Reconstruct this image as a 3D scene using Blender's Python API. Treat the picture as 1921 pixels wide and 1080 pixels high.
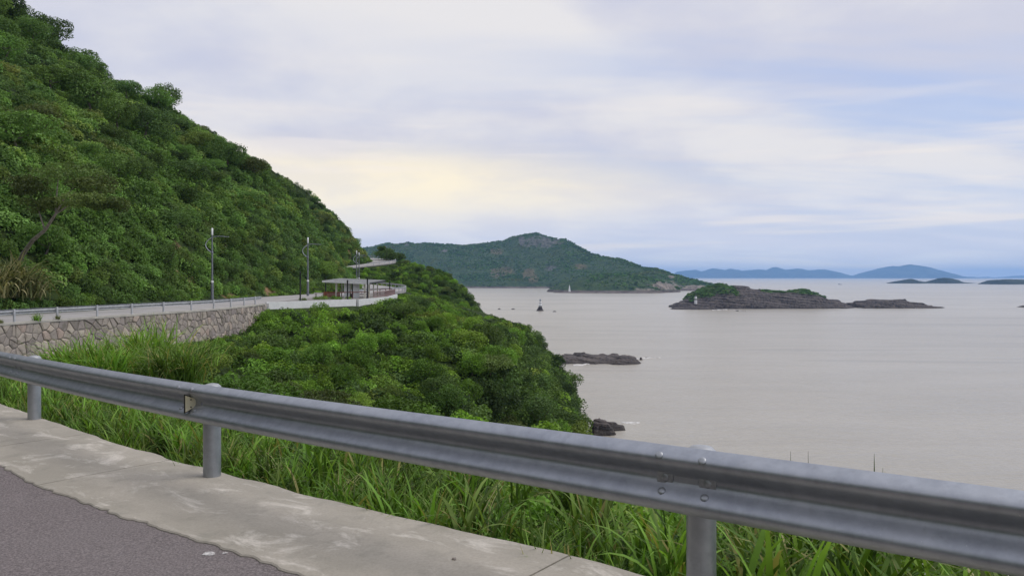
import bpy, math, random
import numpy as np
from mathutils import Vector, Matrix, noise as mnoise

for o in list(bpy.data.objects):
    bpy.data.objects.remove(o)
scn = bpy.context.scene
COL = scn.collection
R = math.radians

# ------------------------------------------------------------------ camera
F, HX, HY = 1400.0, 960.5, 519.0        # focal length in photo pixels, horizon point
EYE = 1.65                              # eye above the road the photographer stands on
SL = EYE - 30.0                         # sea level
cam = bpy.data.cameras.new('camera')
cam.sensor_width = 36.0
cam.lens = F / 1921.0 * 36.0
cam.shift_y = -(540.0 - HY) / 1921.0
cam.clip_start, cam.clip_end = 0.1, 60000.0
camo = bpy.data.objects.new('camera', cam)
camo.location = (0, 0, EYE)
camo.rotation_euler = (R(90), 0, 0)
COL.objects.link(camo)
scn.camera = camo

# ------------------------------------------------------------------ world
SUN_AZ, SUN_EL = R(95), R(58)          # azimuth from +Y (view direction), towards +X
wld = bpy.data.worlds.new('World')
scn.world = wld
wld.use_nodes = True
nt = wld.node_tree
nt.nodes.clear()


class NB:
    """tiny node-graph helper"""
    def __init__(s, tree):
        s.t = tree

    def n(s, typ, ins=None, **props):
        nd = s.t.nodes.new(typ)
        for k, v in props.items():
            setattr(nd, k, v)
        for k, v in (ins or {}).items():
            sock = nd.inputs[k]
            if isinstance(v, bpy.types.NodeSocket):
                s.t.links.new(v, sock)
            else:
                sock.default_value = v
        return nd

    def math(s, op, a, b=None, c=None, clamp=False):
        nd = s.t.nodes.new('ShaderNodeMath')
        nd.operation = op
        nd.use_clamp = clamp
        for i, v in enumerate((a, b, c)):
            if v is None:
                continue
            if isinstance(v, bpy.types.NodeSocket):
                s.t.links.new(v, nd.inputs[i])
            else:
                nd.inputs[i].default_value = v
        return nd.outputs[0]

    def mix(s, fac, a, b, blend='MIX'):
        nd = s.t.nodes.new('ShaderNodeMix')
        nd.data_type = 'RGBA'
        nd.blend_type = blend
        for i, v in ((0, fac), (6, a), (7, b)):
            if isinstance(v, bpy.types.NodeSocket):
                s.t.links.new(v, nd.inputs[i])
            else:
                if i and len(v) == 3:
                    v = (*v, 1)
                nd.inputs[i].default_value = v
        return nd.outputs[2]

    def ramp(s, fac, stops, interp='LINEAR'):
        nd = s.t.nodes.new('ShaderNodeValToRGB')
        cr = nd.color_ramp
        cr.interpolation = interp
        while len(cr.elements) < len(stops):
            cr.elements.new(0.5)
        for e, (p, c) in zip(cr.elements, stops):
            e.position = p
            e.color = (c, c, c, 1) if isinstance(c, (int, float)) else ((*c, 1) if len(c) == 3 else c)
        s.t.links.new(fac, nd.inputs[0])
        return nd.outputs[0]

    def noise(s, vec, scale, detail=4, rough=0.55, out=0, dist=0.0):
        nd = s.n('ShaderNodeTexNoise', {'Scale': scale, 'Detail': detail, 'Roughness': rough, 'Distortion': dist})
        if vec is not None:
            s.t.links.new(vec, nd.inputs['Vector'])
        return nd.outputs[out]

    def smooth(s, v, a, b):
        nd = s.n('ShaderNodeMapRange', {'From Min': a, 'From Max': b}, interpolation_type='SMOOTHSTEP')
        s.t.links.new(v, nd.inputs[0])
        return nd.outputs[0]


w = NB(nt)
tc = w.n('ShaderNodeTexCoord').outputs['Generated']
sep = w.n('ShaderNodeSeparateXYZ', {0: tc})
dx, dy, dz = sep.outputs
zz = w.math('ADD', w.math('ABSOLUTE', dz), 0.16)
cx = w.math('DIVIDE', dx, zz)
cy = w.math('DIVIDE', dy, zz)
cv = w.n('ShaderNodeCombineXYZ', {0: cx, 1: cy, 2: 3.7}).outputs[0]
sky = w.n('ShaderNodeTexSky', sky_type='NISHITA', sun_disc=False, sun_elevation=SUN_EL, sun_rotation=SUN_AZ,
          air_density=1.2, dust_density=2.2, ozone_density=1.6).outputs[0]
n1 = w.noise(cv, 0.8, 5, 0.5, dist=0.35)
n2 = w.noise(cv, 1.7, 6, 0.55, dist=0.2)
n3 = w.noise(w.n('ShaderNodeVectorMath', {0: cv, 1: (0.55, 2.0, 1.0)}, operation='MULTIPLY').outputs[0], 1.0, 4, 0.5)
body = w.math('ADD', w.math('MULTIPLY', n1, 0.65), w.math('MULTIPLY', n2, 0.35))
cloudy = w.smooth(body, 0.42, 0.58)
# thin stratus: lavender-grey shade to near white
cloud_col = w.mix(cloudy, (5.0, 5.1, 6.0), (6.45, 6.32, 6.42))
# blue gaps open to the right (east) of the view
east = w.smooth(dx, -0.25, 0.6)
gap = w.math('MULTIPLY', w.smooth(n3, 0.40, 0.62), w.math('ADD', w.math('MULTIPLY', east, 0.7), 0.14))
blue = w.mix(0.4, (3.9, 4.7, 7.5), sky)
col = w.mix(gap, cloud_col, blue)
# bright cream break in the cloud, left of centre
gd = Vector(((690 - HX) / F, 1.0, (HY - 352) / F)).normalized()
gv = w.n('ShaderNodeCombineXYZ', {0: w.math('MULTIPLY', w.math('SUBTRACT', dx, gd.x), 0.25),
                                  1: 0.0, 2: w.math('MULTIPLY', w.math('SUBTRACT', dz, gd.z), 2.0)}).outputs[0]
gl = w.n('ShaderNodeVectorMath', {0: gv}, operation='LENGTH').outputs['Value']
front = w.smooth(dy, 0.0, 0.4)
glow = w.math('MULTIPLY', w.math('MULTIPLY', w.smooth(gl, 0.15, 0.02), front), w.math('ADD', w.math('MULTIPLY', w.smooth(n2, 0.35, 0.6), 0.3), 0.7))
col = w.mix(glow, col, (8.6, 7.6, 5.6))
# streaks low over the sea
low = w.smooth(dz, 0.16, 0.02)
hz = w.mix(w.math('MULTIPLY', low, 0.45), col, (6.2, 6.7, 7.8))
st = w.noise(w.n('ShaderNodeVectorMath', {0: tc, 1: (1.6, 1.6, 26.0)}, operation='MULTIPLY').outputs[0], 1.6, 4, 0.5)
hz = w.mix(w.math('MULTIPLY', w.math('MULTIPLY', w.smooth(st, 0.5, 0.68), w.smooth(dz, 0.3, 0.1)), 0.6), hz, (7.6, 7.0, 6.5))
bg = w.n('ShaderNodeBackground', {'Color': hz, 'Strength': 0.1})
wo = w.n('ShaderNodeOutputWorld', {'Surface': bg.outputs[0]})

# ------------------------------------------------------------------ sun behind thin cloud
sun = bpy.data.lights.new('sun', 'SUN')
sun.energy = 1.15
sun.angle = R(36)
sun.color = (1.0, 0.95, 0.87)
suno = bpy.data.objects.new('sun', sun)
sd = Vector((math.sin(SUN_AZ) * math.cos(SUN_EL), math.cos(SUN_AZ) * math.cos(SUN_EL), math.sin(SUN_EL)))
suno.rotation_euler = sd.to_track_quat('Z', 'Y').to_euler()
suno.location = (0, 0, 200)
COL.objects.link(suno)
vs = scn.view_settings
vs.view_transform = 'Standard'
vs.look = 'None'
vs.exposure = 0.36
vs.gamma = 1.0
vs.use_curve_mapping = False
scn.cycles.max_bounces = 6
scn.cycles.diffuse_bounces = 3
scn.cycles.transmission_bounces = 3
scn.cycles.volume_bounces = 1
scn.cycles.use_denoising = True

# ------------------------------------------------------------------ helpers
rng = np.random.default_rng(7)


def px(x, y, D):
    return ((x - HX) / F * D, D, EYE - (y - HY) / F * D)


def to_px(X, Y, Z):
    return HX + X / Y * F, HY + (EYE - Z) / Y * F


def tag(o, label=None, cat=None, group=None, kind=None):
    if label:
        o['label'] = label
    if cat:
        o['category'] = cat
    if group:
        o['group'] = group
    if kind:
        o['kind'] = kind
    return o


def empty(name, loc=(0, 0, 0), rz=0.0, sc=1.0):
    o = bpy.data.objects.new(name, None)
    o.empty_display_size = 0.2
    o.location = loc
    o.rotation_euler = (0, 0, rz)
    o.scale = (sc, sc, sc)
    COL.objects.link(o)
    return o


def link(name, me, parent=None, loc=None, rot=None):
    o = bpy.data.objects.new(name, me)
    COL.objects.link(o)
    if parent:
        o.parent = parent
    if loc is not None:
        o.location = loc
    if rot is not None:
        o.rotation_euler = rot
    return o


class MB:
    def __init__(s):
        s.v, s.f = [], []

    def add(s, vs, fs):
        b = len(s.v)
        s.v += [tuple(map(float, p)) for p in vs]
        s.f += [tuple(b + i for i in f) for f in fs]
        return s

    def box(s, c, size, rz=0.0, taper=1.0):
        hx, hy, hz = size[0] / 2, size[1] / 2, size[2] / 2
        ca, sa = math.cos(rz), math.sin(rz)
        vs = []
        for k, t in ((-1, 1.0), (1, taper)):
            for a, b in ((-1, -1), (1, -1), (1, 1), (-1, 1)):
                x, y = a * hx * t, b * hy * t
                vs.append((c[0] + x * ca - y * sa, c[1] + x * sa + y * ca, c[2] + k * hz))
        return s.add(vs, [(3, 2, 1, 0), (4, 5, 6, 7), (0, 1, 5, 4), (1, 2, 6, 5), (2, 3, 7, 6), (3, 0, 4, 7)])

    def beam(s, p, q, wd, ht):
        """box from p to q"""
        p, q = Vector(p), Vector(q)
        d = (q - p).normalized()
        up = Vector((0, 0, 1)) if abs(d.z) < 0.95 else Vector((0, 1, 0))
        sd = d.cross(up).normalized()
        up = sd.cross(d)
        vs = []
        for e in (p, q):
            for a, b in ((-1, -1), (1, -1), (1, 1), (-1, 1)):
                vs.append(e + sd * (a * wd / 2) + up * (b * ht / 2))
        return s.add(vs, [(3, 2, 1, 0), (4, 5, 6, 7), (0, 1, 5, 4), (1, 2, 6, 5), (2, 3, 7, 6), (3, 0, 4, 7)])

    def tube(s, pts, rad, n=8, cap=True):
        pts = [Vector(p) for p in pts]
        if not hasattr(rad, '__len__'):
            rad = [rad] * len(pts)
        rings = []
        prev = None
        for i, p in enumerate(pts):
            d = (pts[min(i + 1, len(pts) - 1)] - pts[max(i - 1, 0)]).normalized()
            if prev is None:
                ref = Vector((1, 0, 0)) if abs(d.x) < 0.9 else Vector((0, 1, 0))
            else:
                ref = prev
            a = (ref - d * ref.dot(d)).normalized()
            prev = a
            b = d.cross(a)
            rings.append([p + (a * math.cos(2 * math.pi * k / n) + b * math.sin(2 * math.pi * k / n)) * rad[i] for k in range(n)])
        vs = [q for r in rings for q in r]
        fs = []
        for i in range(len(pts) - 1):
            for k in range(n):
                fs.append((i * n + k, i * n + (k + 1) % n, (i + 1) * n + (k + 1) % n, (i + 1) * n + k))
        if cap:
            fs.append(tuple(reversed(range(n))))
            fs.append(tuple((len(pts) - 1) * n + k for k in range(n)))
        return s.add(vs, fs)

    def lathe(s, prof, o=(0, 0, 0), n=16):
        vs, fs = [], []
        for r, z in prof:
            for k in range(n):
                a = 2 * math.pi * k / n
                vs.append((o[0] + r * math.cos(a), o[1] + r * math.sin(a), o[2] + z))
        m = len(prof)
        for i in range(m - 1):
            for k in range(n):
                fs.append((i * n + k, i * n + (k + 1) % n, (i + 1) * n + (k + 1) % n, (i + 1) * n + k))
        fs.append(tuple(reversed(range(n))))
        fs.append(tuple((m - 1) * n + k for k in range(n)))
        return s.add(vs, fs)

    def mesh(s, name, mat=None, smooth=False):
        me = bpy.data.meshes.new(name)
        me.from_pydata(s.v, [], s.f)
        if mat:
            me.materials.append(mat)
        if smooth:
            me.polygons.foreach_set('use_smooth', [True] * len(me.polygons))
            if smooth != 'all':
                me.set_sharp_from_angle(angle=R(40))
        me.update()
        return me

    def build(s, name, mat=None, parent=None, smooth=False):
        return link(name, s.mesh(name, mat, smooth), parent)


def np_mesh(name, V, Fc, mat=None, smooth=True, attrs=None):
    """V (n,3), Fc (m,k) arrays"""
    me = bpy.data.meshes.new(name)
    V = np.asarray(V, np.float32)
    Fc = np.asarray(Fc, np.int32)
    m, k = Fc.shape
    me.vertices.add(len(V))
    me.vertices.foreach_set('co', V.ravel())
    me.loops.add(m * k)
    me.loops.foreach_set('vertex_index', Fc.ravel())
    me.polygons.add(m)
    me.polygons.foreach_set('loop_start', np.arange(0, m * k, k, dtype=np.int32))
    me.polygons.foreach_set('use_smooth', np.full(m, bool(smooth)))
    for an, arr in (attrs or {}).items():
        at = me.attributes.new(an, 'FLOAT', 'POINT')
        at.data.foreach_set('value', np.asarray(arr, np.float32))
    if mat:
        me.materials.append(mat)
    me.update(calc_edges=True)
    me.validate()
    return me


def grid_faces(nx, ny):
    i, j = np.meshgrid(np.arange(nx - 1), np.arange(ny - 1), indexing='ij')
    a = (i * ny + j).ravel()
    return np.stack([a, a + ny, a + ny + 1, a + 1], 1)


_perm = rng.permutation(512)


def vnoise(x, y, seed=0):
    """smooth value noise, arrays, range about -1..1"""
    x = np.asarray(x, float) + seed * 37.17
    y = np.asarray(y, float) + seed * 17.91
    xi, yi = np.floor(x).astype(int), np.floor(y).astype(int)
    xf, yf = x - xi, y - yi
    u, v = xf * xf * xf * (xf * (xf * 6 - 15) + 10), yf * yf * yf * (yf * (yf * 6 - 15) + 10)

    def h(a, b):
        return _perm[(_perm[a % 512] + b) % 512] / 255.5 - 1.0
    return ((h(xi, yi) * (1 - u) + h(xi + 1, yi) * u) * (1 - v) + (h(xi, yi + 1) * (1 - u) + h(xi + 1, yi + 1) * u) * v)


def fbm(x, y, seed=0, octv=4):
    s, a, t = 0.0, 1.0, 0.0
    for k in range(octv):
        s = s + a * vnoise(x * 2 ** k, y * 2 ** k, seed + k)
        t += a
        a *= 0.5
    return s / t


def sstep(x, a, b):
    t = np.clip((x - a) / (b - a), 0, 1)
    return t * t * (3 - 2 * t)


# ------------------------------------------------------------------ materials
def mat(name):
    m = bpy.data.materials.new(name)
    m.use_nodes = True
    m.node_tree.nodes.clear()
    b = NB(m.node_tree)
    return m, b


def finish(b, color, rough=0.8, metal=0.0, spec=0.3, bump=None, bstr=0.3, bdist=0.02, extra=None):
    ins = {'Base Color': color if isinstance(color, bpy.types.NodeSocket) else (*color, 1),
           'Roughness': rough, 'Metallic': metal, 'Specular IOR Level': spec}
    ins.update(extra or {})
    p = b.n('ShaderNodeBsdfPrincipled', ins)
    if bump is not None:
        bp = b.n('ShaderNodeBump', {'Strength': bstr, 'Distance': bdist, 'Height': bump})
        b.t.links.new(bp.outputs[0], p.inputs['Normal'])
    b.n('ShaderNodeOutputMaterial', {'Surface': p.outputs[0]})
    return p


def obj_co(b):
    return b.n('ShaderNodeTexCoord').outputs['Object']


def pos_co(b):
    return b.n('ShaderNodeNewGeometry').outputs['Position']


def simple(name, c1, c2, scale=6, rough=0.7, metal=0.0, spec=0.3, bstr=0.15, bdist=0.01, detail=5, lo=0.35, hi=0.65):
    m, b = mat(name)
    co = pos_co(b)
    n = b.noise(co, scale, detail, 0.6)
    c = b.mix(b.smooth(n, lo, hi), c1, c2)
    n2 = b.noise(co, scale * 9, 3, 0.6)
    finish(b, c, rough, metal, spec, n2, bstr, bdist)
    return m


# worn asphalt: fine aggregate, dusty
M_asphalt, b = mat('worn_asphalt')
co = pos_co(b)
big = b.noise(co, 0.7, 4, 0.6)
agg = b.noise(co, 70, 3, 0.7)
vor = b.n('ShaderNodeTexVoronoi', {'Vector': co, 'Scale': 70.0}).outputs['Distance']
c = b.mix(b.smooth(agg, 0.36, 0.64), (0.112, 0.096, 0.095), (0.250, 0.214, 0.209))
c = b.mix(b.math('MULTIPLY', b.smooth(big, 0.35, 0.7), 0.35), c, (0.225, 0.203, 0.196))
c = b.mix(b.math('MULTIPLY', b.smooth(b.noise(co, 40, 2), 0.66, 0.74), 0.5), c, (0.34, 0.315, 0.305))
finish(b, c, 0.85, 0, 0.25, b.math('ADD', vor, agg), 0.7, 0.006)

# pale, patchy shoulder concrete
M_conc, b = mat('shoulder_concrete')
co = pos_co(b)
aniso = b.n('ShaderNodeVectorRotate', {'Vector': co, 'Axis': (0, 0, 1), 'Angle': R(37)}, rotation_type='AXIS_ANGLE').outputs[0]
an2 = b.n('ShaderNodeVectorMath', {0: aniso, 1: (1.0, 2.3, 1.0)}, operation='MULTIPLY').outputs[0]
big = b.noise(an2, 0.9, 5, 0.6)
pat = b.noise(an2, 1.5, 6, 0.68, dist=0.6)
fin = b.noise(co, 60, 3, 0.6)
c = b.mix(b.smooth(big, 0.3, 0.7), (0.335, 0.307, 0.255), (0.43, 0.39, 0.328))
c = b.mix(b.math('MULTIPLY', b.smooth(pat, 0.52, 0.66), 0.75), c, (0.66, 0.61, 0.535))
c = b.mix(b.math('MULTIPLY', b.smooth(b.noise(co, 4.5, 6, 0.7), 0.50, 0.70), 0.45), c, (0.25, 0.238, 0.198))
c = b.mix(b.math('MULTIPLY', b.smooth(fin, 0.35, 0.72), 0.22), c, (0.19, 0.18, 0.155))
finish(b, c, 0.9, 0, 0.2, b.math('ADD', fin, b.math('MULTIPLY', pat, 1.5)), 0.35, 0.006)

M_coping = simple('coping_concrete', (0.42, 0.395, 0.35), (0.54, 0.51, 0.45), 1.4, 0.9, bstr=0.3)
M_farroad = simple('pale_far_road', (0.33, 0.315, 0.30), (0.41, 0.39, 0.375), 0.5, 0.85, bstr=0.2)  # far stretch of road, paler tone than the near asphalt
M_mortar = simple('wall_mortar', (0.15, 0.135, 0.12), (0.26, 0.235, 0.21), 3, 0.95, bstr=0.4, bdist=0.02)

# galvanised steel, weathered
M_galv, b = mat('galvanised_steel')
co = pos_co(b)
sp = b.noise(co, 14, 5, 0.65)
lg = b.noise(co, 2.2, 4, 0.6)
c = b.mix(b.smooth(sp, 0.3, 0.7), (0.325, 0.345, 0.38), (0.41, 0.432, 0.468))
c = b.mix(b.math('MULTIPLY', b.smooth(lg, 0.42, 0.7), 0.45), c, (0.48, 0.495, 0.52))
strk = b.noise(b.n('ShaderNodeVectorMath', {0: co, 1: (9, 9, 0.8)}, operation='MULTIPLY').outputs[0], 4, 4, 0.6)
c = b.mix(b.math('MULTIPLY', b.smooth(strk, 0.55, 0.75), 0.2), c, (0.25, 0.245, 0.24))
c = b.mix(b.math('MULTIPLY', b.smooth(b.noise(co, 45, 2), 0.74, 0.78), 0.5), c, (0.62, 0.62, 0.62))
rg = b.math('ADD', b.math('MULTIPLY', lg, 0.12), 0.40)
finish(b, c, rg, 0.8, 0.5, sp, 0.02, 0.003)

M_galv_far = simple('galvanised_far', (0.36, 0.37, 0.385), (0.46, 0.47, 0.48), 4, 0.55, 0.35, bstr=0.05)
M_cap = simple('post_cap_zinc', (0.38, 0.39, 0.40), (0.46, 0.47, 0.48), 20, 0.5, 0.5)
M_bolt = simple('bolt_zinc', (0.32, 0.335, 0.35), (0.42, 0.435, 0.45), 60, 0.45, 0.75, bstr=0.03)
M_refl = simple('reflector_cream', (0.74, 0.67, 0.42), (0.80, 0.74, 0.52), 40, 0.45, bstr=0.05)
M_dark = simple('dark_bracket', (0.02, 0.02, 0.02), (0.05, 0.045, 0.04), 30, 0.7)
M_lamp = simple('lamp_grey_paint', (0.17, 0.18, 0.20), (0.22, 0.23, 0.25), 3, 0.45, 0.2, bstr=0.02)
M_arc = simple('lamp_arc_silver', (0.40, 0.42, 0.44), (0.5, 0.52, 0.53), 3, 0.4, 0.4, bstr=0.02)
M_white = simple('white_paint', (0.72, 0.72, 0.70), (0.80, 0.80, 0.78), 2, 0.6, bstr=0.05)
M_diff = simple('lamp_diffuser', (0.78, 0.79, 0.78), (0.84, 0.85, 0.84), 2, 0.3, bstr=0.02)
M_cream = simple('cream_paint', (0.66, 0.63, 0.52), (0.74, 0.71, 0.60), 2, 0.6, bstr=0.05)
M_black = simple('black_paint', (0.012, 0.014, 0.014), (0.03, 0.03, 0.03), 5, 0.5, bstr=0.03)
M_roof = simple('grey_roof', (0.17, 0.175, 0.175), (0.24, 0.245, 0.24), 1.2, 0.8, bstr=0.1)
M_maroon = simple('maroon_timber', (0.10, 0.028, 0.022), (0.16, 0.05, 0.035), 6, 0.65, bstr=0.2)
M_orange = simple('orange_slats', (0.28, 0.07, 0.03), (0.36, 0.11, 0.05), 6, 0.65, bstr=0.2)
M_pinkrail = simple('faded_rail', (0.27, 0.18, 0.17), (0.36, 0.25, 0.24), 6, 0.7, bstr=0.2)
M_plat = simple('platform_paving', (0.19, 0.175, 0.16), (0.26, 0.245, 0.225), 2, 0.85, bstr=0.2)

# masonry stone; each stone its own tone
M_stone, b = mat('rubble_stone')
oi = b.n('ShaderNodeObjectInfo').outputs['Random']
co = pos_co(b)
c = b.ramp(oi, [(0.0, (0.24, 0.21, 0.185)), (0.25, (0.36, 0.315, 0.275)), (0.5, (0.44, 0.385, 0.32)), (0.7, (0.31, 0.27, 0.25)), (0.86, (0.52, 0.455, 0.375)), (1.0, (0.40, 0.31, 0.26))])
c = b.mix(b.math('MULTIPLY', b.smooth(b.noise(co, 4, 5, 0.65), 0.45, 0.7), 0.5), c, (0.14, 0.125, 0.11))
c = b.mix(b.math('MULTIPLY', b.smooth(b.noise(co, 1.1, 4, 0.6), 0.56, 0.7), 0.55), c, (0.10, 0.10, 0.06))
finish(b, c, 0.9, 0, 0.2, b.noise(co, 12, 5, 0.7), 0.6, 0.03)

# hillside soil between the plants
M_terrain, b = mat('overgrown_soil')
co = pos_co(b)
n = b.noise(co, 0.09, 5, 0.6)
n2 = b.noise(co, 0.9, 4, 0.6)
c = b.mix(b.smooth(n2, 0.35, 0.65), (0.022, 0.036, 0.012), (0.05, 0.075, 0.024))
soil = b.n('ShaderNodeAttribute', attribute_name='soil').outputs['Fac']
sc_ = b.mix(b.smooth(n2, 0.4, 0.6), (0.20, 0.12, 0.065), (0.34, 0.22, 0.13))
c = b.mix(soil, c, sc_)
wet = b.n('ShaderNodeAttribute', attribute_name='shore').outputs['Fac']
c = b.mix(wet, c, b.mix(b.smooth(n2, 0.4, 0.6), (0.07, 0.065, 0.06), (0.14, 0.13, 0.115)))
finish(b, c, 0.95, 0, 0.1, n2, 0.6, 0.4)


def leaf_mat(name, stops, vary=(0.4, 1.45), trans=0.32, patch=0.03, patch_cols=None, dry=None):
    """foliage: per plant tone, per leaf tone, patches across the hill"""
    m, b = mat(name)
    oi = b.n('ShaderNodeObjectInfo')
    c = b.ramp(oi.outputs['Random'], stops)
    if patch_cols:
        pn = b.noise(oi.outputs['Location'], patch, 4, 0.55)
        c = b.mix(b.math('MULTIPLY', b.smooth(pn, 0.42, 0.60), 0.7), c, patch_cols[0])
        pn2 = b.noise(oi.outputs['Location'], patch * 2.7, 3, 0.55)
        c = b.mix(b.math('MULTIPLY', b.smooth(pn2, 0.55, 0.68), 0.6), c, patch_cols[1])
    v = b.n('ShaderNodeAttribute', attribute_name='v').outputs['Fac']
    k = b.n('ShaderNodeMapRange', {'To Min': vary[0], 'To Max': vary[1], 0: v}).outputs[0]
    rnd = b.math('FRACT', b.math('MULTIPLY', oi.outputs['Random'], 23.7))
    k = b.math('MULTIPLY', k, b.math('ADD', b.math('MULTIPLY', rnd, 0.85), 0.6))
    c = b.mix(1.0, c, b.n('ShaderNodeCombineXYZ', {0: k, 1: k, 2: k}).outputs[0], 'MULTIPLY')
    if dry:
        t = b.n('ShaderNodeAttribute', attribute_name='tip').outputs['Fac']
        c = b.mix(t, c, dry)
    df = b.n('ShaderNodeBsdfPrincipled', {'Base Color': c, 'Roughness': 0.55, 'Specular IOR Level': 0.22})
    tr = b.n('ShaderNodeBsdfTranslucent', {'Color': b.mix(1.0, c, (1.05, 1.1, 0.55), 'MULTIPLY')})
    mx = b.n('ShaderNodeMixShader', {0: trans, 1: df.outputs[0], 2: tr.outputs[0]})
    b.n('ShaderNodeOutputMaterial', {'Surface': mx.outputs[0]})
    return m


HILL_PATCH = ((0.155, 0.275, 0.060), (0.175, 0.225, 0.072))
M_leaf_hill = leaf_mat('hill_foliage', [(0, (0.118, 0.200, 0.061)), (0.3, (0.157, 0.274, 0.070)), (0.55, (0.129, 0.221, 0.074)), (0.8, (0.226, 0.349, 0.074)), (1, (0.284, 0.314, 0.092))], patch_cols=HILL_PATCH, patch=0.035)
M_leaf_slope = leaf_mat('slope_foliage', [(0, (0.127, 0.237, 0.042)), (0.3, (0.179, 0.326, 0.050)), (0.55, (0.118, 0.219, 0.047)), (0.8, (0.264, 0.417, 0.057)), (1, (0.217, 0.304, 0.064))], patch_cols=((0.210, 0.370, 0.047), (0.275, 0.284, 0.079)), patch=0.05)
M_leaf_dark = leaf_mat('dark_foliage', [(0, (0.078, 0.130, 0.044)), (0.5, (0.110, 0.183, 0.051)), (1, (0.152, 0.235, 0.058))])
M_leaf_olive = leaf_mat('olive_foliage', [(0, (0.121, 0.163, 0.051)), (0.5, (0.149, 0.187, 0.061)), (1, (0.125, 0.198, 0.054))])
M_leaf_far = leaf_mat('far_foliage', [(0, (0.079, 0.167, 0.050)), (0.35, (0.113, 0.217, 0.055)), (0.7, (0.145, 0.280, 0.065)), (1, (0.186, 0.298, 0.071))], patch_cols=((0.092, 0.197, 0.055), (0.257, 0.240, 0.067)), patch=0.0045, trans=0.15)
M_grass = leaf_mat('roadside_grass', [(0, (0.097, 0.198, 0.030)), (0.4, (0.135, 0.252, 0.038)), (0.75, (0.172, 0.289, 0.045)), (1, (0.162, 0.224, 0.059))], vary=(0.38, 1.6), trans=0.38, dry=(0.387, 0.332, 0.129))
M_silver = leaf_mat('silvergrass', [(0, (0.149, 0.288, 0.043)), (0.5, (0.202, 0.352, 0.055)), (1, (0.172, 0.281, 0.061))], vary=(0.5, 1.35), trans=0.35, dry=(0.493, 0.421, 0.157))
M_pampas = leaf_mat('dry_silvergrass', [(0, (0.217, 0.259, 0.095)), (1, (0.255, 0.280, 0.109))], vary=(0.5, 1.4), trans=0.3, dry=(0.535, 0.476, 0.255))
M_bark = simple('bark', (0.11, 0.095, 0.08), (0.21, 0.185, 0.155), 5, 0.95, bstr=0.5, bdist=0.03)

# muddy sea
M_sea, b = mat('muddy_sea')
co = pos_co(b)
wv = b.n('ShaderNodeVectorMath', {0: co, 1: (0.16, 0.48, 1.0)}, operation='MULTIPLY').outputs[0]
w1 = b.noise(wv, 1.5, 4, 0.6)
w2 = b.noise(b.n('ShaderNodeVectorMath', {0: co, 1: (0.02, 0.07, 1.0)}, operation='MULTIPLY').outputs[0], 1.0, 4, 0.55)
w3 = b.noise(b.n('ShaderNodeVectorMath', {0: co, 1: (0.0016, 0.009, 1.0)}, operation='MULTIPLY').outputs[0], 1.0, 5, 0.6)
c = b.mix(b.smooth(w3, 0.3, 0.7), (0.385, 0.352, 0.290), (0.435, 0.400, 0.335))
c = b.mix(b.math('MULTIPLY', b.smooth(w2, 0.35, 0.7), 0.3), c, (0.315, 0.292, 0.240))
w4 = b.noise(b.n('ShaderNodeVectorMath', {0: co, 1: (0.0045, 0.022, 1.0)}, operation='MULTIPLY').outputs[0], 1.0, 5, 0.6, dist=0.8)
c = b.mix(b.math('MULTIPLY', b.smooth(w4, 0.54, 0.66), 0.38), c, (0.265, 0.245, 0.205))
h = b.math('ADD', w1, b.math('MULTIPLY', w2, 2.5))
finish(b, c, 0.26, 0, 0.5, h, 1.0, 0.5, extra={'IOR': 1.33})

# shore rock: tilted strata
M_rock, b = mat('strata_rock')
co = pos_co(b)
sx = b.n('ShaderNodeSeparateXYZ', {0: co})
lay = b.math('ADD', b.math('MULTIPLY', sx.outputs[2], 1.0), b.math('MULTIPLY', sx.outputs[0], 0.10))
ln = b.noise(b.n('ShaderNodeCombineXYZ', {0: b.math('MULTIPLY', sx.outputs[0], 0.03), 1: b.math('MULTIPLY', sx.outputs[1], 0.03), 2: lay}).outputs[0], 1.1, 5, 0.7)
sp = b.noise(co, 0.35, 5, 0.65)
crk = b.noise(b.n('ShaderNodeVectorMath', {0: co, 1: (0.55, 0.55, 0.22)}, operation='MULTIPLY').outputs[0], 1.0, 6, 0.7, dist=1.2)
c = b.mix(b.smooth(b.math('ADD', b.math('MULTIPLY', ln, 0.5), b.math('MULTIPLY', crk, 0.5)), 0.42, 0.57), (0.020, 0.017, 0.018), (0.120, 0.102, 0.096))
c = b.mix(b.math('MULTIPLY', b.smooth(sp, 0.5, 0.72), 0.6), c, (0.20, 0.175, 0.145))
gr = b.n('ShaderNodeAttribute', attribute_name='green').outputs['Fac']
c = b.mix(gr, c, b.mix(b.smooth(sp, 0.35, 0.65), (0.030, 0.055, 0.018), (0.072, 0.105, 0.030)))
zt = b.smooth(sx.outputs[2], SL + 1.6, SL + 0.2)
c = b.mix(b.math('MULTIPLY', zt, 0.55), c, (0.045, 0.038, 0.034))
finish(b, c, 0.85, 0, 0.25, b.math('ADD', ln, sp), 0.9, 0.8)

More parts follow.
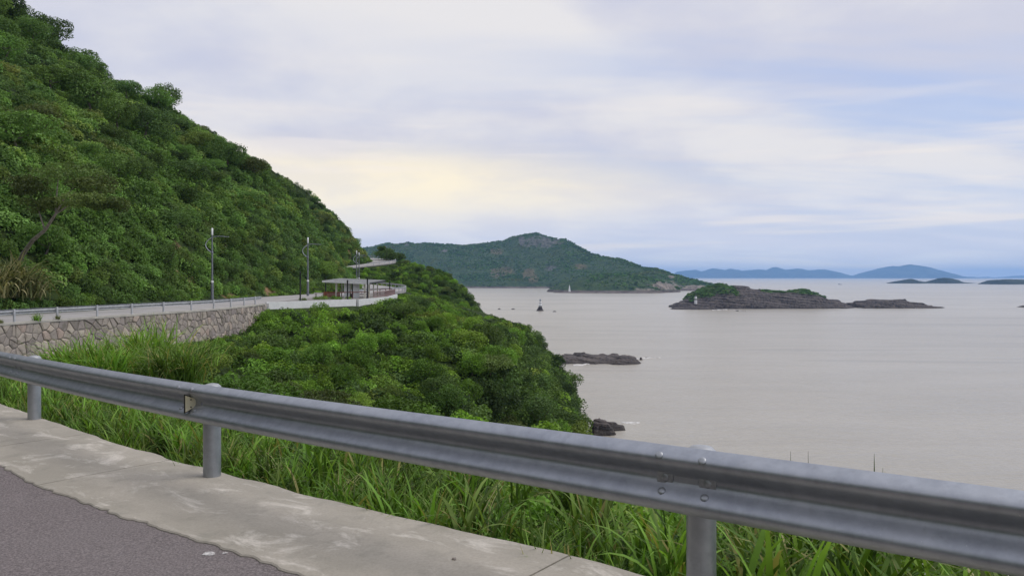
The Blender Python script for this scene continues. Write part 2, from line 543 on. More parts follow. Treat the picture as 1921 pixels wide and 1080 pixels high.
M_farhill, b = mat('mountain_ground')
co = pos_co(b)
n1_ = b.noise(co, 0.006, 5, 0.6)
n2_ = b.noise(co, 0.06, 5, 0.65)
c = b.mix(b.smooth(n2_, 0.35, 0.65), (0.028, 0.052, 0.024), (0.060, 0.092, 0.036))
bare = b.n('ShaderNodeAttribute', attribute_name='bare').outputs['Fac']
c = b.mix(bare, c, b.mix(b.smooth(n2_, 0.4, 0.6), (0.125, 0.085, 0.050), (0.20, 0.14, 0.085)))
rk = b.n('ShaderNodeAttribute', attribute_name='rock').outputs['Fac']
vst = b.noise(b.n('ShaderNodeVectorMath', {0: co, 1: (0.16, 0.05, 0.03)}, operation='MULTIPLY').outputs[0], 1.0, 5, 0.7)
c = b.mix(rk, c, b.mix(b.smooth(vst, 0.4, 0.6), (0.05, 0.052, 0.048), (0.165, 0.155, 0.145)))
tan = b.n('ShaderNodeAttribute', attribute_name='tan').outputs['Fac']
c = b.mix(tan, c, b.mix(b.smooth(vst, 0.35, 0.6), (0.09, 0.08, 0.068), (0.27, 0.23, 0.19)))
bz = b.n('ShaderNodeSeparateXYZ', {0: co}).outputs[2]
c = b.mix(b.smooth(bz, SL + 5.5, SL + 3.0), c, b.mix(b.smooth(n2_, 0.4, 0.6), (0.085, 0.068, 0.062), (0.15, 0.125, 0.11)))
finish(b, c, 0.95, 0, 0.1, n2_, 0.8, 3.0)

M_isle = simple('far_island', (0.022, 0.033, 0.030), (0.055, 0.066, 0.048), 0.006, 0.95, spec=0.05, bstr=0.0)
M_foam = simple('sea_foam', (0.42, 0.40, 0.37), (0.72, 0.70, 0.67), 1.2, 0.8, bstr=0.3, bdist=0.1)
M_litter = simple('white_scrap', (0.36, 0.34, 0.33), (0.66, 0.64, 0.61), 60, 0.8)

# ------------------------------------------------------------------ the road line (outer, seaward edge of the roadway)
EDGE = [(11.3, -4.3, .27), (7.2, -1.2, .2), (3.22, 1.80, .13), (0.90, 3.58, .075), (-2.48, 6.18, 0), (-5.76, 9.0, -.065), (-9.8, 12.75, -.15),
        (-16, 19, -.4), (-23, 27, -.7), (-27.5, 34.5, -.95), (-28.8, 42, -1), (-26.8, 51, -1), (-24.4, 61, -1),
        (-24.2, 72, -1), (-25.2, 85, -1), (-24.6, 100, -1), (-22.6, 116, -1), (-20.6, 131, -1), (-20.3, 143, -.95),
        (-23, 156, -.7), (-30, 170, -.3), (-40, 182, .5), (-52, 192, 1.5), (-60, 203, 2.4), (-60, 214, 3.3), (-52, 228, 4.3),
        (-44, 240, 5.5), (-40, 250, 6.4), (-40.5, 260, 7.2), (-46, 271, 8.1), (-56, 281, 8.9), (-72, 292, 9.8), (-95, 304, 10.8)]


def catmull(P, step=0.5):
    P = np.array(P, float)
    out = []
    n = len(P)
    for i in range(n - 1):
        p0, p1, p2, p3 = P[max(i - 1, 0)], P[i], P[i + 1], P[min(i + 2, n - 1)]
        m = max(2, int(np.linalg.norm(p2 - p1) / step))
        for t in np.arange(m) / m:
            out.append(0.5 * ((2 * p1) + (-p0 + p2) * t + (2 * p0 - 5 * p1 + 4 * p2 - p3) * t * t + (-p0 + 3 * p1 - 3 * p2 + p3) * t ** 3))
    out.append(P[-1])
    return np.array(out)


E = catmull(EDGE, 0.5)
ET = np.gradient(E[:, :2], axis=0)
ET /= np.linalg.norm(ET, axis=1)[:, None]
EN = np.stack([-ET[:, 1], ET[:, 0]], 1)          # towards the hill
ES = np.concatenate([[0], np.cumsum(np.linalg.norm(np.diff(E[:, :2], axis=0), axis=1))])


def edge_at(s, off=0.0):
    x = np.interp(s, ES, E[:, 0]) + off * np.interp(s, ES, EN[:, 0])
    y = np.interp(s, ES, E[:, 1]) + off * np.interp(s, ES, EN[:, 1])
    return x, y, np.interp(s, ES, E[:, 2])


def edge_dir(s):
    t = np.array([np.interp(s, ES, ET[:, 0]), np.interp(s, ES, ET[:, 1])])
    t /= np.linalg.norm(t)
    return t


FS = np.arange(0, ES[-1], 0.02)
FX, FY = np.interp(FS, ES, E[:, 0]), np.interp(FS, ES, E[:, 1])


def s_of(x, y):
    return float(FS[np.argmin((FX - x) ** 2 + (FY - y) ** 2)])


S_WALL0, S_WALL1 = s_of(-27.2, 34.0), s_of(-24.2, 73.5)
S_NEAR = s_of(-9.5, 12.6)


def road_field(x, y):
    """signed distance to the road edge (+ hill side), road height, arc length"""
    x, y = np.asarray(x, float).ravel(), np.asarray(y, float).ravel()
    d = np.empty_like(x)
    zr = np.empty_like(x)
    s = np.empty_like(x)
    for a in range(0, len(x), 20000):
        X, Y = x[a:a + 20000, None], y[a:a + 20000, None]
        q = (X - E[None, :, 0]) ** 2 + (Y - E[None, :, 1]) ** 2
        k = q.argmin(1)
        vx, vy = X[:, 0] - E[k, 0], Y[:, 0] - E[k, 1]
        sg = np.sign(vx * EN[k, 0] + vy * EN[k, 1])
        al = vx * ET[k, 0] + vy * ET[k, 1]
        dist = np.sqrt(q[np.arange(len(k)), k])
        perp = np.abs(vx * EN[k, 0] + vy * EN[k, 1])
        d[a:a + 20000] = sg * np.where(np.abs(al) < 0.6, perp, dist)
        zr[a:a + 20000] = E[k, 2]
        s[a:a + 20000] = ES[k]
    return d, zr, s


E2 = catmull([q for q in EDGE if q[1] < 71] + [(-23.8, 74, -1.2), (-17.6, 84.3, -1.2), (-16.3, 97, -1.2), (-17.3, 112, -1.15)] + [q for q in EDGE if q[1] > 125], 0.5)
E2T = np.gradient(E2[:, :2], axis=0)
E2T /= np.linalg.norm(E2T, axis=1)[:, None]


def sea_dist(x, y):
    d = np.empty_like(x)
    for a in range(0, len(x), 20000):
        X, Y = x[a:a + 20000, None], y[a:a + 20000, None]
        q = (X - E2[None, :, 0]) ** 2 + (Y - E2[None, :, 1]) ** 2
        k = q.argmin(1)
        vx, vy = X[:, 0] - E2[k, 0], Y[:, 0] - E2[k, 1]
        d[a:a + 20000] = np.sign(-vx * E2T[k, 1] + vy * E2T[k, 0]) * np.sqrt(q[np.arange(len(k)), k])
    return d


HT = [0, 2, 10, 20, 30, 60, 120, 220]
HZ = [0, 1.6, 12.5, 21.3, 28.0, 49.2, 86, 128]


def terrain_z(x, y, full=False):
    d, zr, s = road_field(x, y)
    x, y = np.asarray(x, float).ravel(), np.asarray(y, float).ravel()
    t = d - 8.6
    up = np.interp(t, HT, HZ) + np.clip(t, 0, 30) / 30 * 3.0 * fbm(x / 22, y / 22, 3) + np.clip(t, 0, 6) / 6 * 0.9 * fbm(x / 5, y / 5, 9)
    d2 = sea_dist(x, y)
    bench = (y > 71) & (y < 126)
    q = np.where(bench, -d2, -d)
    wall = sstep(s, S_WALL0 - 3, S_WALL0) * (1 - sstep(s, S_WALL1 - 9, S_WALL1 + 1))
    drop0 = (0.30 + 1.75 * wall) * sstep(-d, -1.6, -0.5) + 0.25 + 0.10 * bench
    qq = np.clip(q, 0, None)
    qq = qq + 8.0 * np.exp(-((y - 97) / 26) ** 2) * sstep(qq, 3, 18)
    down = drop0 + 0.31 * qq + np.clip(qq - 21, 0, None) * 0.86 + np.clip(qq - 30.5, 0, None) * 1.7 * (y > 60) + np.clip(qq, 0, 10) / 10 * (1.0 * fbm(x / 13, y / 13, 5) + 0.3 * fbm(x / 3, y / 3, 6))
    z = zr + np.where(d > 8.6, up, np.where(d > 1.6, -0.12, -down))
    z = np.where((d <= 8.6) & (d > 1.6), zr - 0.25, z)
    z = np.maximum(z, SL - 3)
    return (z, d, s) if full else z


# ------------------------------------------------------------------ structure: terrain, sea
gx = np.arange(-190, 62, 1.0)
gy = np.arange(-14, 345, 1.0)
GX, GY = np.meshgrid(gx, gy, indexing='ij')
TZ, TD, TS = terrain_z(GX, GY, True)
SOIL = [(352, 524, 17, 20), (346, 500, 10, 14), (432, 557, 12, 8), (330, 470, 14, 9), (505, 545, 14, 8), (620, 470, 8, 9), (370, 395, 12, 7), (655, 478, 6, 12)]


def soil_at(x, y, z):
    u, v = to_px(x, np.maximum(y, 1.0), z)
    m_ = np.zeros_like(u)
    for a, b_, ra, rb in SOIL:
        m_ = np.maximum(m_, sstep(1.0 - ((u - a) / ra) ** 2 - ((v - b_) / rb) ** 2 + 0.8 * fbm(x / 2.5, z / 2.5, 21, 2), 0.1, 0.5))
    return m_ * (y > 45) * (y < 270)


soil = soil_at(GX.ravel(), GY.ravel(), TZ) * (TD > 8)
shore = 1 - sstep(TZ + 1.5 * fbm(GX.ravel() / 4, GY.ravel() / 4, 24, 3), SL + 2.2, SL + 4.0)
shore = np.maximum(shore, 0.0)
me = np_mesh('hillside', np.stack([GX.ravel(), GY.ravel(), TZ], 1), grid_faces(len(gx), len(gy)), M_terrain, True, {'soil': soil, 'shore': shore})
tag(link('hillside', me), kind='structure')

n = 96
SEA = MB()
rr = [0, 60, 150, 300, 600, 1200, 2500, 5000, 10000, 20000]
vs_ = [(0, 0, SL)]
fs_ = []
for i, r in enumerate(rr[1:]):
    for k in range(n):
        a = 2 * math.pi * k / n
        vs_.append((r * math.cos(a), r * math.sin(a), SL))
for k in range(n):
    fs_.append((0, 1 + k, 1 + (k + 1) % n))
for i in range(len(rr) - 2):
    for k in range(n):
        a, c_ = 1 + i * n, 1 + (i + 1) * n
        fs_.append((a + k, c_ + k, c_ + (k + 1) % n, a + (k + 1) % n))
SEA.add(vs_, fs_)
tag(SEA.build('sea', M_sea), kind='structure')

# ------------------------------------------------------------------ roads
def strip(name, s0, s1, o0, o1, dz, matl, skirt=0.5, step=0.5, jag=0.0, thick=None):
    ss = np.arange(s0, s1 + 1e-6, step)
    V, Fc = [], []
    for i, s in enumerate(ss):
        j0 = jag * float(fbm(np.array([s * 2.3]), np.array([0.3]), 31)[0]) if jag else 0
        x0, y0, z = edge_at(s, o0)
        x1, y1, _ = edge_at(s, o1 + j0)
        z += dz
        V += [(x0, y0, z - skirt), (x0, y0, z), (x1, y1, z), (x1, y1, z - skirt)]
        if i:
            a, c_ = (i - 1) * 4, i * 4
            Fc += [(a + k, a + k + 1, c_ + k + 1, c_ + k) for k in range(3)]
    Fc += [(0, 3, 2, 1), (len(V) - 4, len(V) - 3, len(V) - 2, len(V) - 1)]
    return MB().add(V, Fc)


SHW = 0.98                                  # shoulder width near the camera
S_END = ES[-1]
tag(strip('road', 0.5, S_NEAR + 16, 0.12, 8.3, -0.012, M_asphalt, 0.4, 0.5).build('road', M_asphalt), kind='structure')
tag(strip('far_road', S_NEAR + 16, S_END - 1, 0.12, 8.3, -0.012, M_farroad, 0.4, 0.5).build('far_road', M_farroad), kind='structure')

# concrete shoulder: cast slabs butted end to end, ragged towards the asphalt
sh = empty('concrete_shoulder')
tag(sh, kind='structure')
s_j2 = s_of(-3.0, 6.9)
s_j3 = s_of(0.31, 4.25)
joints = [1.0, s_j3 - 8.1, s_j3 - 4.05, s_j3, s_j2, s_j2 + 1.95, s_j2 + 5.9, s_j2 + 9.8, s_j2 + 13.8, s_j2 + 18]


def slab(s0, s1, seed):
    ss = np.linspace(s0 + 0.007, s1 - 0.007, max(3, int((s1 - s0) / 0.035)))
    V, Fc = [], []
    for i, s in enumerate(ss):
        j = 0.016 * float(vnoise(np.array([s * 16.0]), np.array([1.7]), 42)[0]) + 0.034 * float(fbm(np.array([s * 3.1]), np.array([0.7]), 41, 5)[0]) + 0.05 * float(fbm(np.array([s * 0.5]), np.array([2.7]), 43, 2)[0])
        jo = 0.035 * float(fbm(np.array([s * 2.1]), np.array([5.2]), 47, 4)[0])
        nr_ = max(0.0, min(1.0, (s_j2 - s) / 4.0))
        jo -= 0.10 * nr_
        wd = SHW + j - 0.13 * nr_ + 0.20 * max(0, min(1, (s - s_j2 - 1) / 5))
        row = []
        for o, dz in ((-0.10 + jo, -0.35), (-0.10 + jo, -0.012), (-0.085 + jo, 0.0), (wd * 0.33, 0.006), (wd * 0.66, 0.006), (wd - 0.008, 0.002), (wd, -0.006), (wd, -0.08)):
            x, y, z = edge_at(s, o)
            row.append((x, y, z + dz + 0.004 * float(vnoise(np.array([s * 1.7]), np.array([o * 3]), 5)[0]) * (0 < o < wd - 0.05)))
        V += row
        if i:
            a, c_ = (i - 1) * 8, i * 8
            Fc += [(a + k, a + k + 1, c_ + k + 1, c_ + k) for k in range(7)]
    e = len(V) - 8
    Fc += [tuple(range(7, -1, -1)), tuple(e + k for k in range(8))]
    return MB().add(V, Fc).mesh('slab', M_conc, True)


for k in range(len(joints) - 1):
    link('slab', slab(joints[k], joints[k + 1], k), sh)
# dirt-filled joint bed under the slabs
strip('bed', 1.0, joints[-1], -0.06, 0.8, -0.05, M_dark, 0.3, 0.5).build('joint_bed', M_dark, sh)

# far verge kerb between road and hill foot
tag(strip('verge', S_NEAR + 20, S_END - 1, 8.05, 9.2, 0.0, M_terrain, 0.5, 1.0).build('verge', M_terrain), kind='structure')

# ------------------------------------------------------------------ retaining wall of rubble stone
WALL = empty('retaining_wall', (0, 0, 0))
tag(WALL, 'rubble stone retaining wall with pale concrete coping holding up the far road', 'wall')


def on_wall(s, h, out):
    """point at arc s, height h above road edge, out metres seaward"""
    x, y, z = edge_at(s, -out - 0.10 * (-h))
    return (x, y, z + h)


WH = 3.0
ss = np.arange(S_WALL0 - 6, S_WALL1 + 0.01, 0.5)
V, Fc = [], []
for i, s in enumerate(ss):
    V += [on_wall(s, -0.1, 0.0), on_wall(s, -WH, 0.0), on_wall(s, -WH, -0.5), on_wall(s, -0.1, -0.3)]
    if i:
        a, c_ = (i - 1) * 4, i * 4
        Fc += [(a, a + 1, c_ + 1, c_), (a + 1, a + 2, c_ + 2, c_ + 1), (a + 3, a, c_, c_ + 3)]
Fc += [(0, 3, 2, 1), tuple(len(V) - 4 + k for k in range(4))]
MB().add(V, Fc).build('mortar', M_mortar, WALL)
V, Fc = [], []
for i, s in enumerate(ss):
    V += [(*edge_at(s, -0.10)[:2], edge_at(s)[2] - 0.10), (*edge_at(s, -0.10)[:2], edge_at(s)[2] + 0.035), (*edge_at(s, 0.28)[:2], edge_at(s)[2] + 0.04), (*edge_at(s, 0.28)[:2], edge_at(s)[2] - 0.10)]
    if i:
        a, c_ = (i - 1) * 4, i * 4
        Fc += [(a + k, a + (k + 1) % 4, c_ + (k + 1) % 4, c_ + k) for k in range(4)]
Fc += [(0, 3, 2, 1), tuple(len(V) - 4 + k for k in range(4))]
MB().add(V, Fc).build('coping', M_coping, WALL)


def clip_poly(poly, n_, c_):
    out = []
    for i in range(len(poly)):
        p, q = poly[i], poly[(i + 1) % len(poly)]
        dp, dq = n_[0] * p[0] + n_[1] * p[1] - c_, n_[0] * q[0] + n_[1] * q[1] - c_
        if dp <= 0:
            out.append(p)
        if dp * dq < 0:
            t = dp / (dp - dq)
            out.append((p[0] + t * (q[0] - p[0]), p[1] + t * (q[1] - p[1])))
    return out


prnd = random.Random(11)
seeds = []
sw0, sw1 = s_of(-28.7, 40.2), S_WALL1
nrow = 4
rowh = 2.35 / nrow
for r_ in range(nrow):
    s = sw0 + prnd.random() * 0.3
    while s < sw1:
        seeds.append((s + prnd.uniform(-.12, .12), -0.12 - (r_ + 0.5) * rowh + prnd.uniform(-.26, .26)))
        s += prnd.uniform(0.26, 0.60)
seeds = np.array(seeds)
for i, (s, h) in enumerate(seeds):
    poly = [(s - 1.2, h - 1.2), (s + 1.2, h - 1.2), (s + 1.2, h + 1.2), (s - 1.2, h + 1.2)]
    poly = clip_poly(poly, (0, 1), -0.10)
    poly = clip_poly(poly, (0, -1), 2.55)
    poly = clip_poly(poly, (-1, 0), -sw0)
    poly = clip_poly(poly, (1, 0), sw1)
    for j, (s2, h2) in enumerate(seeds):
        if j == i or abs(s2 - s) > 2.2:
            continue
        nx_, ny_ = s2 - s, h2 - h
        L = math.hypot(nx_, ny_)
        nx_, ny_ = nx_ / L, ny_ / L
        poly = clip_poly(poly, (nx_, ny_), nx_ * (s + s2) / 2 + ny_ * (h + h2) / 2 - prnd.uniform(0.012, 0.032))
        if len(poly) < 3:
            break
    if len(poly) < 3:
        continue
    cs, ch = sum(p[0] for p in poly) / len(poly), sum(p[1] for p in poly) / len(poly)
    proud = prnd.uniform(0.02, 0.10)
    V = []
    for k_, (f_, o_) in enumerate(((1.0, -0.02), (0.985, proud * 0.55), (0.72, proud))):
        for p in poly:
            jx = prnd.uniform(-.012, .012) if k_ else 0
            V.append(on_wall(cs + (p[0] - cs) * f_ + jx, ch + (p[1] - ch) * f_ + jx, o_ + (prnd.uniform(-.012, .012) if k_ == 2 else 0)))
    m_ = len(poly)
    Fc = [(a * m_ + k, a * m_ + (k + 1) % m_, (a + 1) * m_ + (k + 1) % m_, (a + 1) * m_ + k) for a in (0, 1) for k in range(m_)]
    Fc.append(tuple(2 * m_ + k for k in range(m_)))
    MB().add(V, Fc).build('stone', M_stone, WALL)

# ------------------------------------------------------------------ guardrails
WPROF = []
for h_ in np.concatenate([np.linspace(0.155, 0.104, 6), np.linspace(0.098, -0.098, 19), np.linspace(-0.104, -0.155, 6)]):
    a_ = abs(h_)
    WPROF.append((0.046 - 0.037 * math.cos(math.pi * a_ / 0.1) if a_ <= 0.1 else 0.083 * math.cos((a_ - 0.1) / 0.055 * 1.36), float(h_)))


def w_beam(s0, s1, off, zc, matl, step=0.12, face=1, lift=0.0, prof=WPROF, thick=0.004, rise=0.0):
    """corrugated beam along the road edge; face=+1 ridges face the road"""
    ss = np.arange(s0, s1 + 1e-6, step)
    V, Fc = [], []
    m_ = len(prof)
    for i, s in enumerate(ss):
        row, back = [], []
        for p, h in prof:
            lf = lift + rise * i / max(1, len(ss) - 1)
            x, y, z = edge_at(s, off + face * (p + lf))
            row.append((x, y, z + zc + h))
            x, y, z = edge_at(s, off + face * (p + lf - thick))
            back.append((x, y, z + zc + h * 0.985))
        V += row + back[::-1]
        if i:
            a, c_ = (i - 1) * 2 * m_, i * 2 * m_
            for k in range(2 * m_):
                k2 = (k + 1) % (2 * m_)
                Fc.append((a + k, a + k2, c_ + k2, c_ + k))
    e = (len(ss) - 1) * 2 * m_
    for k in range(m_ - 1):
        Fc.append((k, k + 1, 2 * m_ - 2 - k, 2 * m_ - 1 - k)[::-1])
        Fc.append((e + k, e + k + 1, e + 2 * m_ - 2 - k, e + 2 * m_ - 1 - k))
    return MB().add(V, Fc).mesh('beam', matl, True)


GR = empty('guardrail')
tag(GR, 'weathered grey steel guardrail with round posts along the near roadside', 'guardrail')
BOFF, BZ = 0.205, 0.636
s_p = [s_of(-5.76, 9.0), s_of(-2.48, 6.18), s_of(0.90, 3.58)]
sp_post = (s_p[0] - s_p[2]) / 2
posts_s = [s_p[2] - sp_post, s_p[2], s_p[1], s_p[0], s_p[0] + sp_post, s_p[0] + 2 * sp_post, s_p[0] + 3 * sp_post, s_p[0] + 4 * sp_post]


def gr_pt(s, off, h):
    x, y, z = edge_at(s, off)
    return Vector((x, y, z + h))


splices = [p + 0.10 for p in posts_s]
prev = max(0.6, splices[0] - 3.0)
# beams run from the far end to the near end; each laps over its neighbour
cuts = posts_s
for k in range(len(cuts) - 1):
    b0, b1 = max(0.6, posts_s[k] - 0.12 if k else posts_s[0] - 3.6), posts_s[k + 1] + 0.185
    link('w_beam', w_beam(b0, b1, BOFF - 0.05, BZ, M_galv, lift=-0.001, rise=0.0042, step=0.10), GR)


def frame_at(s):
    t = edge_dir(s)
    return Vector((t[0], t[1], 0)), Vector((-t[1], t[0], 0))


def wp(h):
    hs = [q[1] for q in WPROF][::-1]
    ps = [q[0] for q in WPROF][::-1]
    return float(np.interp(h, hs, ps))


def bolt(s, h, square=False):
    tdir, ndir = frame_at(s)
    base = gr_pt(s, BOFF - 0.05 + wp(h) + 0.006, BZ + h)
    sl = (wp(h + 0.01) - wp(h - 0.01)) / 0.02
    nrm = (ndir + Vector((0, 0, 1)) * (-sl)).normalized()
    if square:
        nrm = ndir
    q = nrm.to_track_quat('Z', 'Y').to_matrix()
    m_ = MB()
    if square:
        pl = MB()
        upv = Vector((0, 0, 1))
        a, c_ = tdir * 0.040, upv * 0.032
        b0, b1 = base - ndir * 0.006, base + ndir * 0.004
        vv = [b0 - a - c_, b0 + a - c_, b0 + a + c_, b0 - a + c_, b1 - a - c_, b1 + a - c_, b1 + a + c_, b1 - a + c_]
        pl.add(vv, [(3, 2, 1, 0), (4, 5, 6, 7), (0, 1, 5, 4), (1, 2, 6, 5), (2, 3, 7, 6), (3, 0, 4, 7)])
        o = pl.build('washer', M_bolt, GR)
        base = b1
    prof = [(0.0185, -0.004), (0.0185, 0.0015), (0.015, 0.0045), (0.006, 0.006)]
    m_.lathe(prof, n=14)
    m_.v = [tuple(base + q @ Vector(v)) for v in m_.v]
    return m_.build('bolt', M_bolt, GR, True)


post_me = MB().lathe([(0.070, -0.5), (0.070, 0.05), (0.070, 0.70)], n=28).mesh('post', M_galv, True)
cap_me = MB().lathe([(0.074, 0.690), (0.074, 0.735), (0.070, 0.755), (0.050, 0.773), (0.02, 0.780), (0.004, 0.781)], n=28).mesh('cap', M_cap, True)
block_me = MB().box((0, 0, BZ), (0.12, 0.12, 0.22)).mesh('spacer', M_galv)
for i, s in enumerate(posts_s):
    c_ = gr_pt(s, 0.0, 0)
    po = link('post', post_me, GR, c_)
    ca = link('cap', cap_me, po, (0, 0, -0.012))
    link('spacer', block_me, GR, gr_pt(s, 0.11, 0), (0, 0, math.atan2(*edge_dir(s)[::-1])))
    if i in (1, 2, 3, 4):
        tdir, _ = frame_at(s)
        for ds in (-0.105, 0.105):
            bolt(s + ds, 0.118)
            bolt(s + ds, -0.052)
            bolt(s + ds, 0.0, True)
# bracket tabs and yellow-cream trapezoid reflectors standing in the valley of the beam
for s in (s_p[1] - 0.05, s_p[0] + 3.9):
    tdir, ndir = frame_at(s)
    o_ = gr_pt(s, BOFF - 0.05 + 0.012, BZ)
    pl = MB()
    shape = [(0.0, -0.030), (0.088, -0.066), (0.088, 0.066), (0.0, 0.030)]
    vv = []
    for th in (0.0, -0.006):
        vv += [o_ + ndir * p + Vector((0, 0, h)) + tdir * th for p, h in shape]
    ref = pl.add(vv, [(0, 1, 2, 3), (7, 6, 5, 4), (0, 4, 5, 1), (1, 5, 6, 2), (2, 6, 7, 3), (3, 7, 4, 0)]).build('reflector', M_refl, GR)
    pb = MB()
    shape = [(-0.008, -0.040), (0.092, -0.076), (0.092, 0.076), (-0.008, 0.040)]
    vv = []
    for th in (0.003, 0.016):
        vv += [o_ + ndir * p + Vector((0, 0, h)) + tdir * th for p, h in shape]
    pb.add(vv, [(0, 1, 2, 3)[::-1], (7, 6, 5, 4)[::-1], (0, 4, 5, 1)[::-1], (1, 5, 6, 2)[::-1], (2, 6, 7, 3)[::-1], (3, 7, 4, 0)[::-1]]).build('back_plate', M_dark, ref)
    for h in (-0.03, 0.03):
        rv = MB()
        cc = o_ + ndir * 0.045 + Vector((0, 0, h)) - tdir * 0.007
        q = (-tdir).to_track_quat('Z', 'Y').to_matrix()
        l = MB().lathe([(0.006, 0), (0.006, 0.002), (0.003, 0.004)], n=8)
        rv.add([cc + q @ Vector(v) for v in l.v], l.f)
        rv.build('rivet', M_dark, ref)


def far_rail(name, label, s0, s1, spacing, h=0.62, post_h=0.78, first=None):
    g = empty(name)
    tag(g, label, 'guardrail', 'guardrails along the far road')
    ss = np.arange(s0 if first is None else first, s1, spacing)
    simple_prof = WPROF[::3]
    link('w_beam', w_beam(s0, s1, 0.22, h, M_galv_far, step=0.6, prof=simple_prof, thick=0.012), g)
    pm = MB().lathe([(0.065, -0.3), (0.065, post_h - 0.03), (0.04, post_h)], n=10).mesh('post', M_galv_far, True)
    for s in ss:
        x, y, z = edge_at(s, 0.12)
        link('post', pm, g, (x, y, z))
    return g


s48 = s_of(*px(48, 605, 43.1)[:2])
far_rail('guardrail', 'long grey guardrail on top of the rubble stone retaining wall', S_WALL0 - 4, S_WALL1 - 0.2, 3.1, first=s48 - 6.2)
far_rail('guardrail', 'grey guardrail sweeping round the bend just behind the shelter', s_of(-23.5, 108), s_of(-38, 180), 3.0)
far_rail('guardrail', 'distant grey guardrail on the uphill bend under the dark tree', s_of(-46, 237), s_of(-75, 294), 3.0)

# ------------------------------------------------------------------ street lamps
def lamp_meshes():
    pole = MB().tube([(0, 0, -0.3), (0, 0, 2.1), (0, 0, 2.12), (0, 0, 7.35)], [0.17, 0.15, 0.11, 0.075], 12)
    band = MB().lathe([(0.157, 1.98), (0.16, 2.0), (0.16, 2.16), (0.12, 2.2)], n=12)
    tube = MB().lathe([(0.10, 7.33), (0.11, 7.36), (0.11, 8.08), (0.08, 8.12)], n=12)
    pts, pts2 = [], []
    for k in range(17):
        a = R(-62 - k * (256 - 62) / 16 * 1.0)
        pts.append((0.12 + 0.92 * math.cos(a) * 0.95, 0, 6.35 + 0.98 * math.sin(a)))
    arc = MB().tube([(-0.02, 0, 5.36)] + [(-0.72 * math.sin(math.pi * t) ** 0.8, 0, 5.36 + 1.72 * t) for t in np.linspace(0.06, 0.94, 14)] + [(0.0, 0, 7.10)], [0.05] + [0.055] * 14 + [0.05], 8)
    arm = MB().tube([(0, 0, 7.08), (0.5, 0, 7.2), (1.0, 0, 7.2), (1.45, 0, 7.16)], [0.055, 0.05, 0.045, 0.04], 8)
    head = MB().box((1.6, 0, 7.15), (0.5, 0.2, 0.07), 0, 0.8)
    collar = MB().lathe([(0.11, 5.2), (0.13, 5.25), (0.13, 5.45), (0.10, 5.5)], n=12)
    return [('pole', pole.mesh('pole', M_lamp, True)), ('white_band', band.mesh('white_band', M_white, True)), ('light_tube', tube.mesh('light_tube', M_diff, True)),
            ('arc', arc.mesh('arc', M_arc, True)), ('arm', arm.mesh('arm', M_lamp, True)), ('lamp_head', head.mesh('lamp_head', M_lamp)), ('collar', collar.mesh('collar', M_lamp, True))]


LM = lamp_meshes()
for xp, D, lab in ((398, 84, 'tall grey street lamp with curved arm nearest the stone wall, leftmost of four'),
                   (577.5, 104, 'grey street lamp with curved arm standing left of the shelter roof'),
                   (669, 163, 'left one of two distant street lamps rising above the shelter roof'),
                   (673.5, 176, 'right one of two distant street lamps rising above the shelter roof')):
    X = (xp - HX) / F * D
    z = -1.0 if D < 150 else -0.75
    L = empty('street_lamp', (X, D, z), R(4))
    tag(L, lab, 'street lamp', 'street lamps along the far road')
    for nm, me in LM:
        link(nm, me, L)

# ------------------------------------------------------------------ shelter on its platform
ZP = -0.98
PLAT = [(-25.0, 76.0), (-17.75, 85.0), (-16.6, 97.5), (-17.6, 112.0), (-24.0, 114.0), (-25.2, 95.0)]
pf = MB()
k = len(PLAT)
pf.add([(x, y, ZP) for x, y in PLAT] + [(x, y, ZP - 3.5) for x, y in PLAT], [tuple(range(k))] + [(i, k + i, k + (i + 1) % k, (i + 1) % k) for i in range(k)])
tag(pf.build('viewing_platform', M_plat), kind='structure')


def parapet(name, pts, h, th, label, extra=2.2):
    m_ = MB()
    for i in range(len(pts) - 1):
        p, q = Vector((*pts[i], 0)), Vector((*pts[i + 1], 0))
        d = (q - p).normalized()
        nn = Vector((d.y, -d.x, 0))
        a, c_ = p - nn * 0.02 - d * (0.0 if i == 0 else 0.0), q - nn * 0.02
        vs = [a, c_, c_ + nn * th, a + nn * th]
        m_.add([v + Vector((0, 0, ZP - extra)) for v in vs] + [v + Vector((0, 0, ZP + h)) for v in vs], [(3, 2, 1, 0), (4, 5, 6, 7), (0, 1, 5, 4), (1, 2, 6, 5), (2, 3, 7, 6), (3, 0, 4, 7)])
    o = m_.build(name, M_white)
    return tag(o, label, 'wall')


parapet('parapet_wall', [(-24.9, 75.3), (-17.85, 84.8)], 0.08, 0.25, 'low white parapet wall running from the stone wall to the shelter corner', 1.0)
parapet('parapet_wall', [(-17.60, 84.9), (-16.45, 97.5)], 0.04, 0.22, 'low white parapet wall along the seaward side of the shelter', 1.0)
parapet('parapet_wall', [(-16.43, 97.8), (-17.35, 111.8)], 0.02, 0.22, 'short white parapet wall under the far end of the faded red fence', 0.9)

A, B_, C_, Dk = (Vector(v) for v in ((-23.9, 94.0, 1.17), (-17.6, 92.0, 0.93), (-16.4, 96.6, 1.22), (-22.7, 98.6, 1.46)))
SHL = empty('shelter', (-20.2, 95.3, ZP))
tag(SHL, 'open roadside shelter with flat tilted grey roof and slim cream columns', 'shelter')


def loc(v):
    return Vector(v) - Vector((-20.2, 95.3, ZP))


def quad_slab(a, b_, c_, d_, th):
    v = [loc(p) for p in (a, b_, c_, d_)]
    return MB().add([p for p in v] + [p - Vector((0, 0, th)) for p in v], [(0, 1, 2, 3), (7, 6, 5, 4), (0, 4, 5, 1), (1, 5, 6, 2), (2, 6, 7, 3), (3, 7, 4, 0)])


